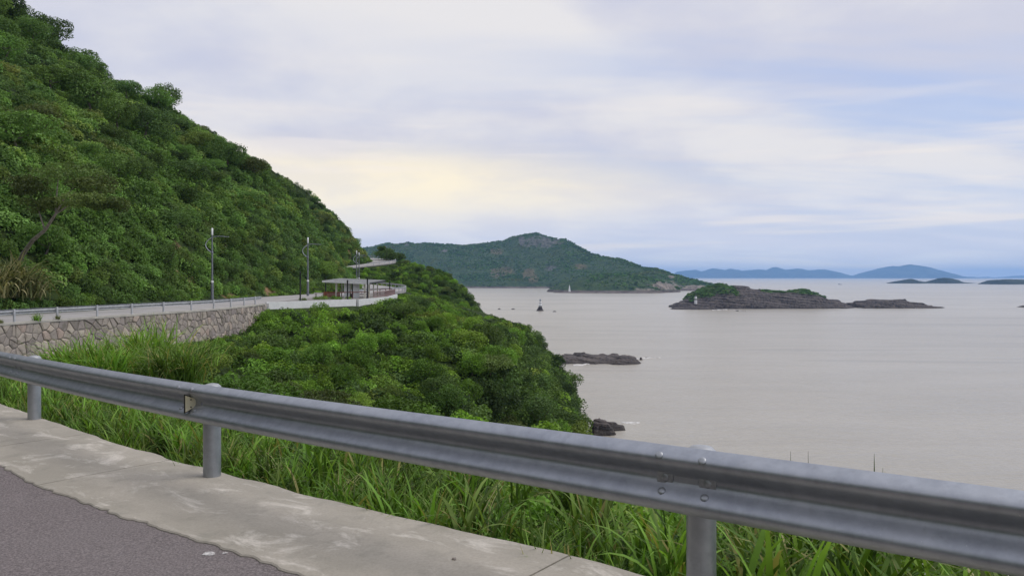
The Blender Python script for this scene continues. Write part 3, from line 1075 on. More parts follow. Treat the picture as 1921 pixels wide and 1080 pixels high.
roof = quad_slab(A, B_, C_, Dk, 0.10).build('roof', M_roof, SHL)
fa = MB().beam(loc(A) + Vector((0, -0.04, -0.11)), loc(B_) + Vector((0, -0.04, -0.11)), 0.07, 0.22)
fa.build('fascia', M_white, roof)
MB().beam(loc(B_) + Vector((0.05, 0.05, -0.13)), loc(C_) + Vector((0.05, 0, -0.13)), 0.07, 0.15).build('side_fascia', M_black, roof)
MB().beam(loc(A) + Vector((-0.04, 0.05, -0.12)), loc(Dk) + Vector((-0.04, 0, -0.12)), 0.07, 0.15).build('side_fascia', M_black, roof)


def roof_z(X, Y):
    # plane through A, B_, C_
    n_ = (B_ - A).cross(C_ - A)
    return A.z - (n_.x * (X - A.x) + n_.y * (Y - A.y)) / n_.z


for xp, D, wd, mt in ((631, 94.2, 0.2, M_cream), (641, 97.2, 0.14, M_cream), (684.2, 92.9, 0.2, M_cream), (692.5, 93.6, 0.18, M_cream), (700.6, 95.3, 0.14, M_cream), (708.2, 96.3, 0.14, M_cream), (657.5, 97.4, 0.14, M_cream)):
    X = (xp - HX) / F * D
    zt = roof_z(X, D) - 0.12
    MB().box(loc((X, D, (ZP + zt) / 2)), (wd, wd, zt - ZP)).build('column', mt, SHL)
for x0, x1, D in ((645.5, 656.0, 93.9), (662.5, 674.0, 93.6)):
    X0, X1 = (x0 - HX) / F * D, (x1 - HX) / F * D
    zt = roof_z(X0, D) - 0.13
    MB().box(loc(((X0 + X1) / 2, D, (ZP + zt) / 2)), (X1 - X0, 0.12, zt - ZP)).build('wall_panel', M_white, SHL)
MB().box(loc((-20.15, 94.6, ZP + 1.0)), (0.35, 0.1, 2.0)).build('gap_panel', M_roof, SHL)  # grey panel filling the dark gap between the white panels
bench = MB().box(loc((-19.6, 95.8, ZP + 0.42)), (2.6, 0.42, 0.07)).box(loc((-20.6, 95.8, ZP + 0.2)), (0.1, 0.36, 0.4)).box(loc((-18.6, 95.8, ZP + 0.2)), (0.1, 0.36, 0.4))
bo = MB().box((0, 0, 0.42), (2.6, 0.42, 0.07)).build('bench_seat', M_maroon, None)
BN = empty('bench', (-19.6, 95.8, ZP))
tag(BN, 'dark red timber bench under the shelter roof', 'bench')
bo.name = 'seat'
bo.parent = BN
for sx_ in (-1.05, 1.05):
    MB().box((sx_, 0, 0.19), (0.1, 0.36, 0.38)).build('leg', M_maroon, BN)

PLANTS = [(-21.9, 86.5, 0.5), (-21.0, 87.2, 0.42), (-22.7, 87.0, 0.38), (-20.1, 87.0, 0.36), (-23.2, 83.0, 0.3), (-19.2, 88.0, 0.32)]
# black posts round the platform
bpost = MB().lathe([(0.10, -0.2), (0.10, 0.02), (0.085, 0.04), (0.08, 2.5), (0.095, 2.52), (0.095, 2.64), (0.05, 2.70)], n=12).mesh('pole', M_black, True)
bbase = MB().lathe([(0.16, 0.0), (0.16, 0.05), (0.10, 0.07)], n=12).mesh('base_flange', M_black, True)
for xp, D, lab, sc_ in ((563.3, 80.5, 'tall black post on the white parapet left of the shelter', 1.18), (611.0, 99.5, 'black post behind the left end of the shelter roof', 0.9),
                        (652.0, 85.2, 'thick black post in front of the white shelter panels', 0.84), (689.2, 90.2, 'black post at the seaward front corner of the shelter roof', 0.92), (731.2, 112.0, 'black post beyond the shelter by the curving road', 0.75)):
    X = (xp - HX) / F * D
    BP = empty('black_post', (X, D, ZP), 0, 1)
    BP.scale = (1, 1, sc_)
    tag(BP, lab, 'post', 'black posts round the platform')
    link('pole', bpost, BP)
    link('base_flange', bbase, BP)


def fence(name, label, pts, h, mt, step, mid=True, bw=0.05):
    g = empty(name, (pts[0][0], pts[0][1], ZP))
    tag(g, label, 'railing')
    o = Vector((pts[0][0], pts[0][1], ZP))
    for i in range(len(pts) - 1):
        p, q = Vector((*pts[i], ZP)) - o, Vector((*pts[i + 1], ZP)) - o
        MB().beam(p + Vector((0, 0, h)), q + Vector((0, 0, h)), 0.09, 0.10).build('top_rail', mt, g)
        if mid:
            MB().beam(p + Vector((0, 0, 0.14)), q + Vector((0, 0, 0.14)), 0.05, 0.06).build('bottom_rail', mt, g)
        L = (q - p).length
        nb = max(2, int(L / step))
        bm_ = MB().box((0, 0, h / 2), (bw, bw, h - 0.02)).mesh('baluster', mt)
        for k_ in range(nb + 1):
            link('baluster', bm_, g, p + (q - p) * (k_ / nb))
    return g


fence('timber_railing', 'dark red timber railing along the front of the shelter', [(-20.6, 87.8), (-17.45, 90.5)], 0.78, M_maroon, 1.55, False, 0.08)
fence('timber_railing', 'faded red picket railing on the seaward side beyond the shelter', [(-16.9, 91.0), (-16.65, 97.6), (-17.4, 111.0)], 0.75, M_pinkrail, 0.42)
fence('timber_railing', 'dark red railing between the shelter and the bend in the road', [(-19.6, 101.0), (-18.0, 111.5)], 0.85, M_maroon, 2.6, False, 0.08)
fence('slatted_planter', 'orange-red slatted planter at the left end of the shelter', [(-24.6, 97.6), (-22.2, 96.2)], 0.62, M_orange, 0.16, True, 0.09)
cb = empty('stone_bench', (-25.3, 98.2, ZP), R(8))
tag(cb, 'pale concrete bench left of the shelter by the road', 'bench')
MB().box((0, 0, 0.47), (1.45, 0.5, 0.16)).build('seat', M_coping, cb)
for sx_ in (-0.5, 0.5):
    MB().box((sx_, 0, 0.2), (0.2, 0.4, 0.4)).build('leg', M_coping, cb)
mk = empty('marker_stone', (*px(375.5, 560, 82)[:2], -1.0))
tag(mk, 'small white roadside marker stone at the foot of the hill left of the nearest lamp', 'marker stone')
MB().box((0, 0, 0.3), (0.22, 0.12, 0.7)).build('shaft', M_white, mk)
MB().lathe([(0.11, 0.63), (0.10, 0.68), (0.05, 0.73)], n=12).build('rounded_top', M_white, mk)

# ------------------------------------------------------------------ foliage building blocks
def leaf_cards(P, N, size, r, aspect=0.62, vsh=None):
    """one folded four-point leaf per row of P, facing N"""
    n_ = len(P)
    N = N / np.linalg.norm(N, axis=1)[:, None]
    T = r.normal(size=(n_, 3))
    T -= N * (T * N).sum(1)[:, None]
    T /= np.linalg.norm(T, axis=1)[:, None]
    Bn = np.cross(N, T)
    s = (size * r.uniform(0.65, 1.35, n_))[:, None]
    fold = r.uniform(0.08, 0.28, n_)[:, None]
    V = np.stack([P - T * s * 0.5, P + Bn * s * aspect * 0.5 + N * s * fold, P + T * s * 0.5 - N * s * 0.1, P - Bn * s * aspect * 0.5 + N * s * fold], 1).reshape(-1, 3)
    b_ = np.arange(n_)[:, None] * 4
    Fc = np.concatenate([b_ + [0, 1, 2], b_ + [0, 2, 3]])
    v = np.repeat(r.random(n_) if vsh is None else vsh, 4)
    return V, Fc, v


def crown_mesh(name, seed, rx, rz, zc, nl, leaf, nlobes, matl, flat=0.0, ragged=0.25):
    """crown of leaves on overlapping lobes; base at z=0"""
    r = np.random.default_rng(seed)
    C, RR = [], []
    for k in range(nlobes):
        a = r.uniform(0, 2 * math.pi)
        q = math.sqrt(r.uniform(0.0, 1.0)) * 0.68
        zz_ = r.uniform(-0.55, 0.75) * (1 - q * 0.5)
        C.append((math.cos(a) * q * rx, math.sin(a) * q * rx, zc + zz_ * rz))
        RR.append(r.uniform(0.30, 0.50) * rx * (1 - 0.25 * abs(zz_)))
    C, RR = np.array(C), np.array(RR)
    w_ = RR ** 2
    li = r.choice(nlobes, nl, p=w_ / w_.sum())
    dv = r.normal(size=(nl, 3))
    dv[:, 2] += 0.25
    dv /= np.linalg.norm(dv, axis=1)[:, None]
    rad = RR[li] * (1 - ragged * r.random(nl) ** 2 + 0.18 * (r.random(nl) ** 6))
    rad = np.where(r.random(nl) < 0.2, rad * r.uniform(0.3, 0.9, nl), rad)
    P = C[li] + dv * rad[:, None] * np.array([1, 1, (rz / rx) * (1 - flat) + 0.25])
    inside = np.zeros(nl, bool)
    for k in range(nlobes):
        q = (P - C[k]) / np.array([1, 1, (rz / rx) * (1 - flat) + 0.25])
        inside |= (np.linalg.norm(q, axis=1) < RR[k] * 0.62) & (li != k)
    keep = ~inside
    P, dv, li = P[keep], dv[keep], li[keep]
    N = dv * 0.8 + r.normal(size=P.shape) * 0.45 + np.array([0, 0, 0.35])
    lobe_v = r.uniform(0.1, 0.9, nlobes)
    vsh = np.clip(lobe_v[li] * 0.6 + 0.4 * r.random(len(P)), 0, 1)
    V, Fc, v = leaf_cards(P, N, leaf, r, vsh=vsh)
    return np_mesh(name, V, Fc, matl, False, {'v': v})


def trunk_mesh(name, seed, h, rad, spread, nb=4, lean=0.15):
    r = random.Random(seed)
    m_ = MB()
    lx, ly = r.uniform(-lean, lean) * h, r.uniform(-lean, lean) * h
    top = Vector((lx, ly, h * 0.62))
    m_.tube([(0, 0, -0.6), (lx * 0.25, ly * 0.2, h * 0.22), (lx * 0.6, ly * 0.65, h * 0.42), top], [rad * 1.25, rad, rad * 0.8, rad * 0.55], 7)
    for k_ in range(nb):
        a = 2 * math.pi * k_ / nb + r.uniform(-.5, .5)
        st_ = Vector((lx * 0.6, ly * 0.65, h * r.uniform(0.38, 0.5)))
        en = Vector((math.cos(a) * spread * r.uniform(0.5, 0.8), math.sin(a) * spread * r.uniform(0.5, 0.8), h * r.uniform(0.68, 0.9)))
        md = (st_ + en) / 2 + Vector((0, 0, -0.06 * h))
        m_.tube([st_, md, en], [rad * 0.55, rad * 0.38, rad * 0.12], 5)
    return m_.mesh(name, M_bark, True)


def clump_mesh(name, seed, rx, h, nl, leaf, matl):
    """low bushy mound of leaves"""
    r = np.random.default_rng(seed)
    nb = 7
    c = r.normal(size=(nb, 2)) * rx * 0.42
    rr_ = r.uniform(0.35, 0.6, nb) * rx
    hh = r.uniform(0.55, 1.0, nb) * h
    li = r.integers(0, nb, nl)
    dv = r.normal(size=(nl, 3))
    dv[:, 2] = np.abs(dv[:, 2]) + 0.1
    dv /= np.linalg.norm(dv, axis=1)[:, None]
    k = (1 - 0.35 * r.random(nl) ** 2 + 0.15 * r.random(nl) ** 5)[:, None]
    P = np.stack([c[li, 0], c[li, 1], np.zeros(nl)], 1) + dv * k * np.stack([rr_[li], rr_[li], hh[li]], 1)
    N = dv * 0.7 + r.normal(size=P.shape) * 0.45 + np.array([0, 0, 0.45])
    lv = r.uniform(0.0, 1.0, nb)
    V, Fc, v = leaf_cards(P, N, leaf, r, vsh=np.clip(lv[li] * 0.55 + 0.45 * r.random(nl), 0, 1))
    return np_mesh(name, V, Fc, matl, False, {'v': v})


def tuft_mesh(name, seed, nb, length, width, spread, droop, matl, seg=6, dry=0.12, base_r=0.16):
    """arching grass blades with a centre fold"""
    r = np.random.default_rng(seed)
    V, Fc, vv, tt = [], [], [], []
    for k in range(nb):
        a = r.uniform(0, 2 * math.pi)
        d = np.array([math.cos(a), math.sin(a), 0])
        sdv = np.array([-math.sin(a), math.cos(a), 0])
        b0 = np.array([*(r.normal(size=2) * base_r), -0.06])
        L = length * r.uniform(0.55, 1.15)
        lean = r.uniform(0.05, spread)
        dr = droop * r.uniform(0.3, 1.3)
        w0 = width * r.uniform(0.6, 1.25)
        val = r.random()
        isdry = r.random() < dry
        tw = r.uniform(-0.6, 0.6)
        base = len(V)
        ang = math.pi / 2 - lean
        p = b0.copy()
        for j in range(seg + 1):
            t = j / seg
            wd = w0 * (0.55 + 0.9 * t if t < 0.35 else 0.865 * (1 - ((t - 0.35) / 0.65) ** 1.6) + 0.02)
            aa = sdv * math.cos(tw * t) + np.array([0, 0, 1]) * math.sin(tw * t)
            V += [p - aa * wd / 2, p + aa * wd / 2]
            vv += [val, val]
            tv = 1.0 if isdry else max(0.0, (t - 0.8) * 5 * (r.random() < 0.3))
            tt += [tv * 0.8, tv * 0.8]
            if j:
                q = base + 2 * (j - 1)
                Fc.append((q, q + 1, q + 3, q + 2))
            an = ang - dr * t ** 1.5 * 2.2
            p = p + (d * math.cos(an) + np.array([0, 0, 1]) * math.sin(an)) * (L / seg)
    return np_mesh(name, V, Fc, matl, True, {'v': vv, 'tip': tt})


def scatter(name, pts, rot, scl, idx, meshes, label, cat, kind='stuff'):
    """one uncountable mass: points carry instances of leafy pieces"""
    col_ = bpy.data.collections.new(name + '_pieces')
    for i, me in enumerate(meshes):
        col_.objects.link(bpy.data.objects.new('%s_piece_%02d' % (name, i), me))
    me = bpy.data.meshes.new(name)
    me.from_pydata([tuple(p) for p in pts], [], [])
    for an, typ, arr, key in (('rot', 'FLOAT_VECTOR', rot, 'vector'), ('scl', 'FLOAT_VECTOR', scl, 'vector'), ('idx', 'INT', idx, 'value')):
        at = me.attributes.new(an, typ, 'POINT')
        at.data.foreach_set(key, np.asarray(arr, np.int32 if typ == 'INT' else np.float32).ravel())
    o = link(name, me)
    ng = bpy.data.node_groups.new(name + '_scatter', 'GeometryNodeTree')
    ng.interface.new_socket('Geometry', in_out='INPUT', socket_type='NodeSocketGeometry')
    ng.interface.new_socket('Geometry', in_out='OUTPUT', socket_type='NodeSocketGeometry')
    N_ = ng.nodes
    gi, go = N_.new('NodeGroupInput'), N_.new('NodeGroupOutput')
    ip = N_.new('GeometryNodeInstanceOnPoints')
    ci = N_.new('GeometryNodeCollectionInfo')
    ci.inputs['Collection'].default_value = col_
    ci.inputs['Separate Children'].default_value = True
    ci.inputs['Reset Children'].default_value = True
    ip.inputs['Pick Instance'].default_value = True

    def attr(nm, typ):
        nd = N_.new('GeometryNodeInputNamedAttribute')
        nd.data_type = typ
        nd.inputs['Name'].default_value = nm
        return [s for s in nd.outputs if s.enabled and s.name == 'Attribute'][0]
    lk = ng.links.new
    lk(gi.outputs[0], ip.inputs['Points'])
    lk(ci.outputs[0], ip.inputs['Instance'])
    lk(attr('idx', 'INT'), ip.inputs['Instance Index'])
    lk(attr('rot', 'FLOAT_VECTOR'), ip.inputs['Rotation'])
    lk(attr('scl', 'FLOAT_VECTOR'), ip.inputs['Scale'])
    lk(ip.outputs[0], go.inputs[0])
    md = o.modifiers.new('scatter', 'NODES')
    md.node_group = ng
    return tag(o, label, cat, kind=kind)


def in_view(X, Y, Z, mx=160, my=140):
    ok = Y > 1.5
    u, v = to_px(X, np.where(ok, Y, 1.0), Z)
    return ok & (u > -mx) & (u < 1921 + mx) & (v > -my) & (v < 1080 + my)


# how high plants on the seaward slope may stand in front of the view (photo outline of the greenery)
SILX = [-200, 0, 60, 75, 150, 225, 250, 290, 360, 430, 470, 505, 560, 668, 690, 720, 765, 800, 840, 880, 905, 925, 960, 1000, 1042, 1074, 1104, 1108, 1110, 1300, 1900]
SILY = [690, 690, 680, 652, 640, 662, 640, 612, 634, 620, 590, 575, 569, 580, 573, 561, 549, 552, 566, 590, 605, 602, 603, 607, 658, 703, 742, 785, 830, 935, 1150]
SIL2X = [640, 740, 760, 800, 835, 870, 905, 960, 1060, 1200]
SIL2Y = [520, 489, 488, 505, 522, 546, 596, 650, 700, 800]


def allowed_top(X, Y):
    u = HX + X / Y * F
    y1 = np.interp(u, SILX, SILY)
    y2 = np.interp(u, SIL2X, SIL2Y)
    yy = np.where(Y > 168, np.minimum(y1, y2), y1)
    return EYE - (yy - HY) / F * Y


# ------------------------------------------------------------------ individual trees, undergrowth
def poisson(n_try, x0, x1, y0, y1, rad, seed, accept):
    r = np.random.default_rng(seed)
    X, Y = r.uniform(x0, x1, n_try), r.uniform(y0, y1, n_try)
    ok = accept(X, Y)
    X, Y = X[ok], Y[ok]
    cell = {}
    keep = []
    for i in range(len(X)):
        rd = rad
        cxi, cyi = int(X[i] // rd), int(Y[i] // rd)
        hit = False
        for a in (-1, 0, 1):
            for b_ in (-1, 0, 1):
                for j in cell.get((cxi + a, cyi + b_), ()):
                    if (X[i] - X[j]) ** 2 + (Y[i] - Y[j]) ** 2 < rd * rd:
                        hit = True
                        break
                if hit:
                    break
            if hit:
                break
        if not hit:
            cell.setdefault((cxi, cyi), []).append(i)
            keep.append(i)
    return X[keep], Y[keep]


crowns = {}
for kk, (mt, n_) in {'hill': (M_leaf_hill, 6), 'slope': (M_leaf_slope, 6), 'dark': (M_leaf_dark, 4), 'olive': (M_leaf_olive, 4)}.items():
    lst = []
    for i in range(n_):
        rx, rz, zc = {'olive': (3.2, 1.3, 3.1), 'hill': (3.0, 1.6, 2.5), 'dark': (2.9, 1.8, 2.6), 'slope': (2.6, 1.75, 2.7)}[kk]
        lst.append(crown_mesh('crown_%s' % kk, 100 + hash(kk) % 7 * 0 + i * 13 + len(kk) * 31, rx, rz, zc, 3600, 0.27, 15 if kk != 'olive' else 16, mt, flat=0.3 if kk == 'olive' else 0.0, ragged=0.45))
    crowns[kk] = lst
trunks = [trunk_mesh('trunk', 50 + i, 4.2, 0.13, 2.4, 4) for i in range(5)]

# hill trees
hX, hY = poisson(14000, -165, -20, 30, 300, 4.6, 5, lambda X, Y: (road_field(X, Y)[0] > 11.0) & in_view(X, Y, terrain_z(X, Y) + 2, 120, 120))
hz_, hd, hs = terrain_z(hX, hY, True)
# fewer trees on the vine-covered middle of the hillside
dens = fbm(hX / 26, hY / 26, 14, 3)
r_ = np.random.default_rng(3)
keep = (dens + r_.uniform(-.35, .35, len(hX)) > -0.2) | (hd > 60)
hX, hY, hz_, hd = hX[keep], hY[keep], hz_[keep], hd[keep]
h_sc = r_.uniform(0.55, 1.25, len(hX)) * np.interp(hd, [10, 18, 40], [0.6, 0.85, 1.1])
SKX = [-300, 0, 90, 130, 180, 230, 270, 290, 330, 345, 400, 450, 500, 560, 600, 640, 660, 690, 720]
SKY_ = [-260, -60, -2, 33, 76, 106, 138, 158, 176, 206, 238, 276, 310, 348, 376, 400, 426, 458, 478]
hlim = EYE - (np.interp(HX + hX / hY * F, SKX, SKY_) - HY) / F * hY - hz_
h_sc = np.minimum(h_sc, np.maximum(hlim / 4.4 - 0.05, 0.26))
h_kind = np.where(dens[keep] > 0.22, 'dark', np.where(r_.random(len(hX)) < 0.2, 'olive', 'hill'))

# slope trees and shrubs
sX, sY = poisson(9000, -62, 40, 30, 300, 3.4, 8, lambda X, Y: (lambda d: (d < -4.0) & (d > -47))(road_field(X, Y)[0]) & in_view(X, Y, terrain_z(X, Y) + 2, 60, 60))
sz_, sdist, ssv = terrain_z(sX, sY, True)
ok = sz_ > SL + 3.0
ok &= ~((sY > 71) & (sY < 126) & (sea_dist(sX, sY) > -2.0))
sX, sY, sz_, sdist = sX[ok], sY[ok], sz_[ok], sdist[ok]
s_sc = r_.uniform(0.45, 0.8, len(sX)) * np.interp(-sdist, [4, 12, 24, 36], [0.55, 0.8, 1.15, 1.35])
top = 4.5 * s_sc
lim = allowed_top(sX, sY) - sz_
s_sc = np.where(top > lim, np.where(sY > 168, np.maximum(lim / 4.5, 0.55), lim / 4.5), s_sc)
ok = (s_sc > 0.28) & (lim > -0.6)
sX, sY, sz_, sdist, s_sc = sX[ok], sY[ok], sz_[ok], sdist[ok], s_sc[ok]
s_kind = np.where(sdist < -24, np.where(r_.random(len(sX)) < 0.8, 'dark', 'slope'), np.where(r_.random(len(sX)) < 0.12, 'olive', np.where(r_.random(len(sX)) < 0.15, 'dark', 'slope')))

TX = np.concatenate([hX, sX])
TY = np.concatenate([hY, sY])
TZ_ = np.concatenate([hz_, sz_])
TSC = np.concatenate([h_sc, s_sc])
TK = np.concatenate([h_kind, s_kind])
THILL = np.concatenate([np.ones(len(hX), bool), np.zeros(len(sX), bool)])
TDD = np.concatenate([hd, sdist])
show = TSC / TY
vis = in_view(TX, TY, TZ_ + 2, 20, 20)
order = np.argsort(-show * vis)
single = np.zeros(len(TX), bool)
single[order[:285]] = True
WORD = {'hill': 'rounded green', 'slope': 'bright leafy', 'dark': 'dense dark', 'olive': 'spreading olive'}


def zone(hill, X, Y, d):
    u = HX + X / Y * F
    if hill:
        if d > 95:
            return 'highest up the steep hillside'
        if d > 60:
            return 'high on the left hillside' if u < 170 else 'high along the ridge skyline'
        if u < 110:
            return 'on the hillside at left edge'
        if u < 240:
            return 'around the leaning tree on the hill'
        if u < 360:
            return 'on the hill left of the lamp'
        if u < 480:
            return 'on the hill above the nearest lamp'
        if d > 30:
            return 'along the lower ridge skyline'
        return 'on the hill foot behind the shelter'
    if Y > 165:
        return 'on the far spur below the bend'
    if d < -22:
        return 'on the steep tip above the rocks'
    if u < 420:
        return 'below the rubble stone wall'
    if u < 560:
        return 'beside the right end of the wall'
    if u < 680:
        return 'on the slope before the white parapet'
    if u < 800:
        return 'on the slope before the shelter'
    return 'on the open slope right of shelter'


def plant_tree(X, Y, z, sc_, kd, lab, seed, group='trees and shrubs on the hill and slope'):
    r = random.Random(seed)
    t = empty('hill_tree' if sc_ > 0.75 else 'hill_shrub', (X, Y, z), r.uniform(0, 6.28), sc_)
    t.scale = (sc_ * r.uniform(0.9, 1.2), sc_ * r.uniform(0.9, 1.2), sc_ * r.uniform(0.85, 1.15) if lab else sc_)
    tag(t, lab, 'tree' if sc_ > 0.75 else 'shrub', group)
    link('crown', r.choice(crowns[kd]), t)
    link('trunk', r.choice(trunks), t)
    return t


ORD = ['leftmost'] + [a + ' from left' for a in 'second third fourth fifth sixth seventh eighth ninth tenth eleventh twelfth thirteenth fourteenth fifteenth sixteenth seventeenth eighteenth nineteenth twentieth'.split()]
rank = {}
fam = {}
for i in np.where(single)[0]:
    fam.setdefault((str(TK[i]), TSC[i] > 0.75, zone(THILL[i], TX[i], TY[i], TDD[i])), []).append(i)
for k_, v_ in fam.items():
    v_.sort(key=lambda i: TX[i] / TY[i])
    for j, i in enumerate(v_):
        rank[i] = ', ' + (ORD[j] if j < len(ORD) else ('twenty-first', 'twenty-second', 'twenty-third', 'twenty-fourth', 'twenty-fifth', 'twenty-sixth', 'twenty-seventh', 'twenty-eighth', 'twenty-ninth', 'thirtieth')[min(j - 20, 9)] + ' from left') + ',' if len(v_) > 1 else ''
for i in np.where(single)[0]:
    kd = str(TK[i])
    z_ = zone(THILL[i], TX[i], TY[i], TDD[i])
    plant_tree(TX[i], TY[i], TZ_[i] - 0.25, float(TSC[i]), kd, '%s %s%s %s' % (WORD[kd], 'tree' if TSC[i] > 0.75 else 'shrub', rank[i], z_), int(i), 'plants ' + z_)

rest = ~single
cl = crowns['hill'] + crowns['slope'] + crowns['dark'] + crowns['olive']
base_i = {'hill': (0, 6), 'slope': (6, 6), 'dark': (12, 4), 'olive': (16, 4)}
ri = np.where(rest)[0]
idx = [base_i[str(TK[i])][0] + int(r_.integers(base_i[str(TK[i])][1])) for i in ri]
scatter('hill_woodland', np.stack([TX[ri], TY[ri], TZ_[ri] - 0.25], 1), np.stack([np.zeros(len(ri)), np.zeros(len(ri)), r_.uniform(0, 6.28, len(ri))], 1),
        np.repeat(TSC[ri][:, None], 3, 1), idx, cl, 'green woodland canopy covering the more distant parts of the hill', 'woodland')

# undergrowth mounds hugging the hill
clumps_h = [clump_mesh('mound', 300 + i, 1.5, 1.25, 640, 0.25, M_leaf_hill) for i in range(6)]
clumps_s = [clump_mesh('mound', 340 + i, 1.3, 1.1, 640, 0.20, M_leaf_slope) for i in range(6)]
clumps_d = [clump_mesh('mound', 360 + i, 1.4, 1.1, 620, 0.23, M_leaf_dark) for i in range(4)]
uX, uY = poisson(60000, -165, -18, 30, 300, 1.55, 15, lambda X, Y: (road_field(X, Y)[0] > 9.3) & in_view(X, Y, terrain_z(X, Y) + 1, 60, 60))
u2X, u2Y = poisson(40000, -110, -18, 36, 292, 0.95, 18, lambda X, Y: (lambda d: (d > 9.0) & (d < 24))(road_field(X, Y)[0]) & in_view(X, Y, terrain_z(X, Y) + 1, 60, 60))
uX, uY = np.concatenate([uX, u2X]), np.concatenate([uY, u2Y])
uz, ud, us = terrain_z(uX, uY, True)
bare_ = soil_at(uX, uY, uz)
kp = (bare_ < 0.4) | (r_.random(len(uX)) < 0.15)
uX, uY, uz, ud = uX[kp], uY[kp], uz[kp], ud[kp]
n_ = len(uX)
sc_ = r_.uniform(0.7, 1.35, n_) * np.interp(ud, [9.0, 10.5, 20], [0.45, 0.8, 1.1])
e_ = 0.5
gxn = (terrain_z(uX + e_, uY) - terrain_z(uX - e_, uY)) / (2 * e_)
gyn = (terrain_z(uX, uY + e_) - terrain_z(uX, uY - e_)) / (2 * e_)
scatter('hill_undergrowth', np.stack([uX, uY, uz - 0.1], 1), np.stack([np.clip(gyn, -1, 1) * 0.6, -np.clip(gxn, -1.2, 1.2) * 0.6, np.zeros(n_)], 1),
        np.stack([sc_, sc_, sc_ * r_.uniform(0.7, 1.2, n_)], 1), r_.integers(0, 6, n_), clumps_h, 'dense green vines and undergrowth covering the steep hillside', 'undergrowth')

vX, vY = poisson(40000, -64, 42, 9, 300, 1.25, 16, lambda X, Y: (lambda d: (d < -1.2) & (d > -48))(road_field(X, Y)[0]) & in_view(X, Y, terrain_z(X, Y) + 1, 60, 60))
vz, vd, vsx = terrain_z(vX, vY, True)
ok = (vz > SL + 2.8) & ~((vY > 71) & (vY < 126) & (sea_dist(vX, vY) > -0.55))
dn = road_field(vX, vY)[0]
near = (vsx < S_WALL0 - 4)
ok &= ~(near & (vd > -4.5))
vX, vY, vz, vd = vX[ok], vY[ok], vz[ok], vd[ok]
n_ = len(vX)
sc_ = r_.uniform(0.7, 1.35, n_) * np.interp(-vd, [1, 4, 20, 30], [0.6, 0.9, 1.2, 1.5])
lim = allowed_top(vX, vY) - vz
sc_ = np.where(sc_ * 1.05 > lim, np.where(vY > 165, np.maximum(0.8, lim / 1.05), np.maximum(lim / 1.05, np.where(vY > 70, 0.45, 0) + 0.45 * np.isin(np.digitize(HX + vX / vY * F, [440, 640, 690, 780]), [1, 3]) * (vY < 120) * (vY > 55))), sc_)
ok = (sc_ > 0.25) & (lim > -0.9)
vX, vY, vz, sc_, vd = vX[ok], vY[ok], vz[ok], sc_[ok], vd[ok]
wfs = np.arange(s_of(-26.5, 52), S_WALL1 + 0.5, 0.42)
wfo = r_.uniform(0.9, 3.2, len(wfs))
wfp = np.array([edge_at(a, -o_)[:2] for a, o_ in zip(wfs, wfo)])
wsc = np.interp(wfs, [wfs[0], S_WALL1 - 12, S_WALL1 - 5, S_WALL1], [0.45, 0.6, 0.95, 0.8]) * r_.uniform(0.8, 1.2, len(wfs))
vX, vY, sc_ = np.concatenate([vX, wfp[:, 0]]), np.concatenate([vY, wfp[:, 1]]), np.concatenate([sc_, wsc])
vz, vd = np.concatenate([vz, terrain_z(wfp[:, 0], wfp[:, 1])]), np.concatenate([vd, -wfo])
n_ = len(vX)
vdark = r_.random(n_) < np.where(vd < -20, 0.75, np.where(vY > 165, 0.65, 0.12 + 0.5 * (fbm(vX / 9, vY / 9, 88, 2) > 0.22)))
vi = np.where(vdark, 6 + r_.integers(0, 4, n_), r_.integers(0, 6, n_))
scatter('slope_undergrowth', np.stack([vX, vY, vz - 0.12], 1), np.stack([r_.uniform(-.15, .15, n_), r_.uniform(-.15, .15, n_), r_.uniform(0, 6.28, n_)], 1),
        np.stack([sc_, sc_, sc_], 1), vi, clumps_s + clumps_d, 'low bright green scrub covering the slope below the road', 'undergrowth')

for k_, (x, y, s_) in enumerate(PLANTS):
    pl_ = empty('bed_plant', (x, y, ZP), k_, s_)
    tag(pl_, ('largest', 'second largest', 'third largest', 'fourth largest', 'smallest, leftmost', 'small rightmost')[k_] + ' low leafy plant in the bed before the shelter', 'plant', 'plants in the bed before the shelter')
    link('foliage', clumps_s[k_ % 6], pl_)

# roadside verge plants at the foot of the hill along the road
wX, wY = poisson(9000, -90, -18, 36, 292, 0.8, 17, lambda X, Y: (lambda d: (d > 8.4) & (d < 10.2))(road_field(X, Y)[0]) & in_view(X, Y, terrain_z(X, Y), 60, 60))
wz = terrain_z(wX, wY)
n_ = len(wX)
sc_ = r_.uniform(0.3, 0.6, n_)
scatter('verge_weeds', np.stack([wX, wY, np.maximum(wz, -1.05) - 0.05], 1), np.stack([np.zeros(n_), np.zeros(n_), r_.uniform(0, 6.28, n_)], 1),
        np.stack([sc_, sc_, sc_], 1), r_.integers(0, 6, n_), clumps_s, 'low green weeds along the hill side of the far road', 'weeds')

def ray_hit(x, y, d0=20, d1=280):
    D = np.arange(d0, d1, 0.5)
    X, Y, Z = (x - HX) / F * D, D, EYE - (y - HY) / F * D
    h = terrain_z(X, Y) - Z
    k = np.argmax(h > 0)
    return float(D[k]) if (h > 0).any() else d1


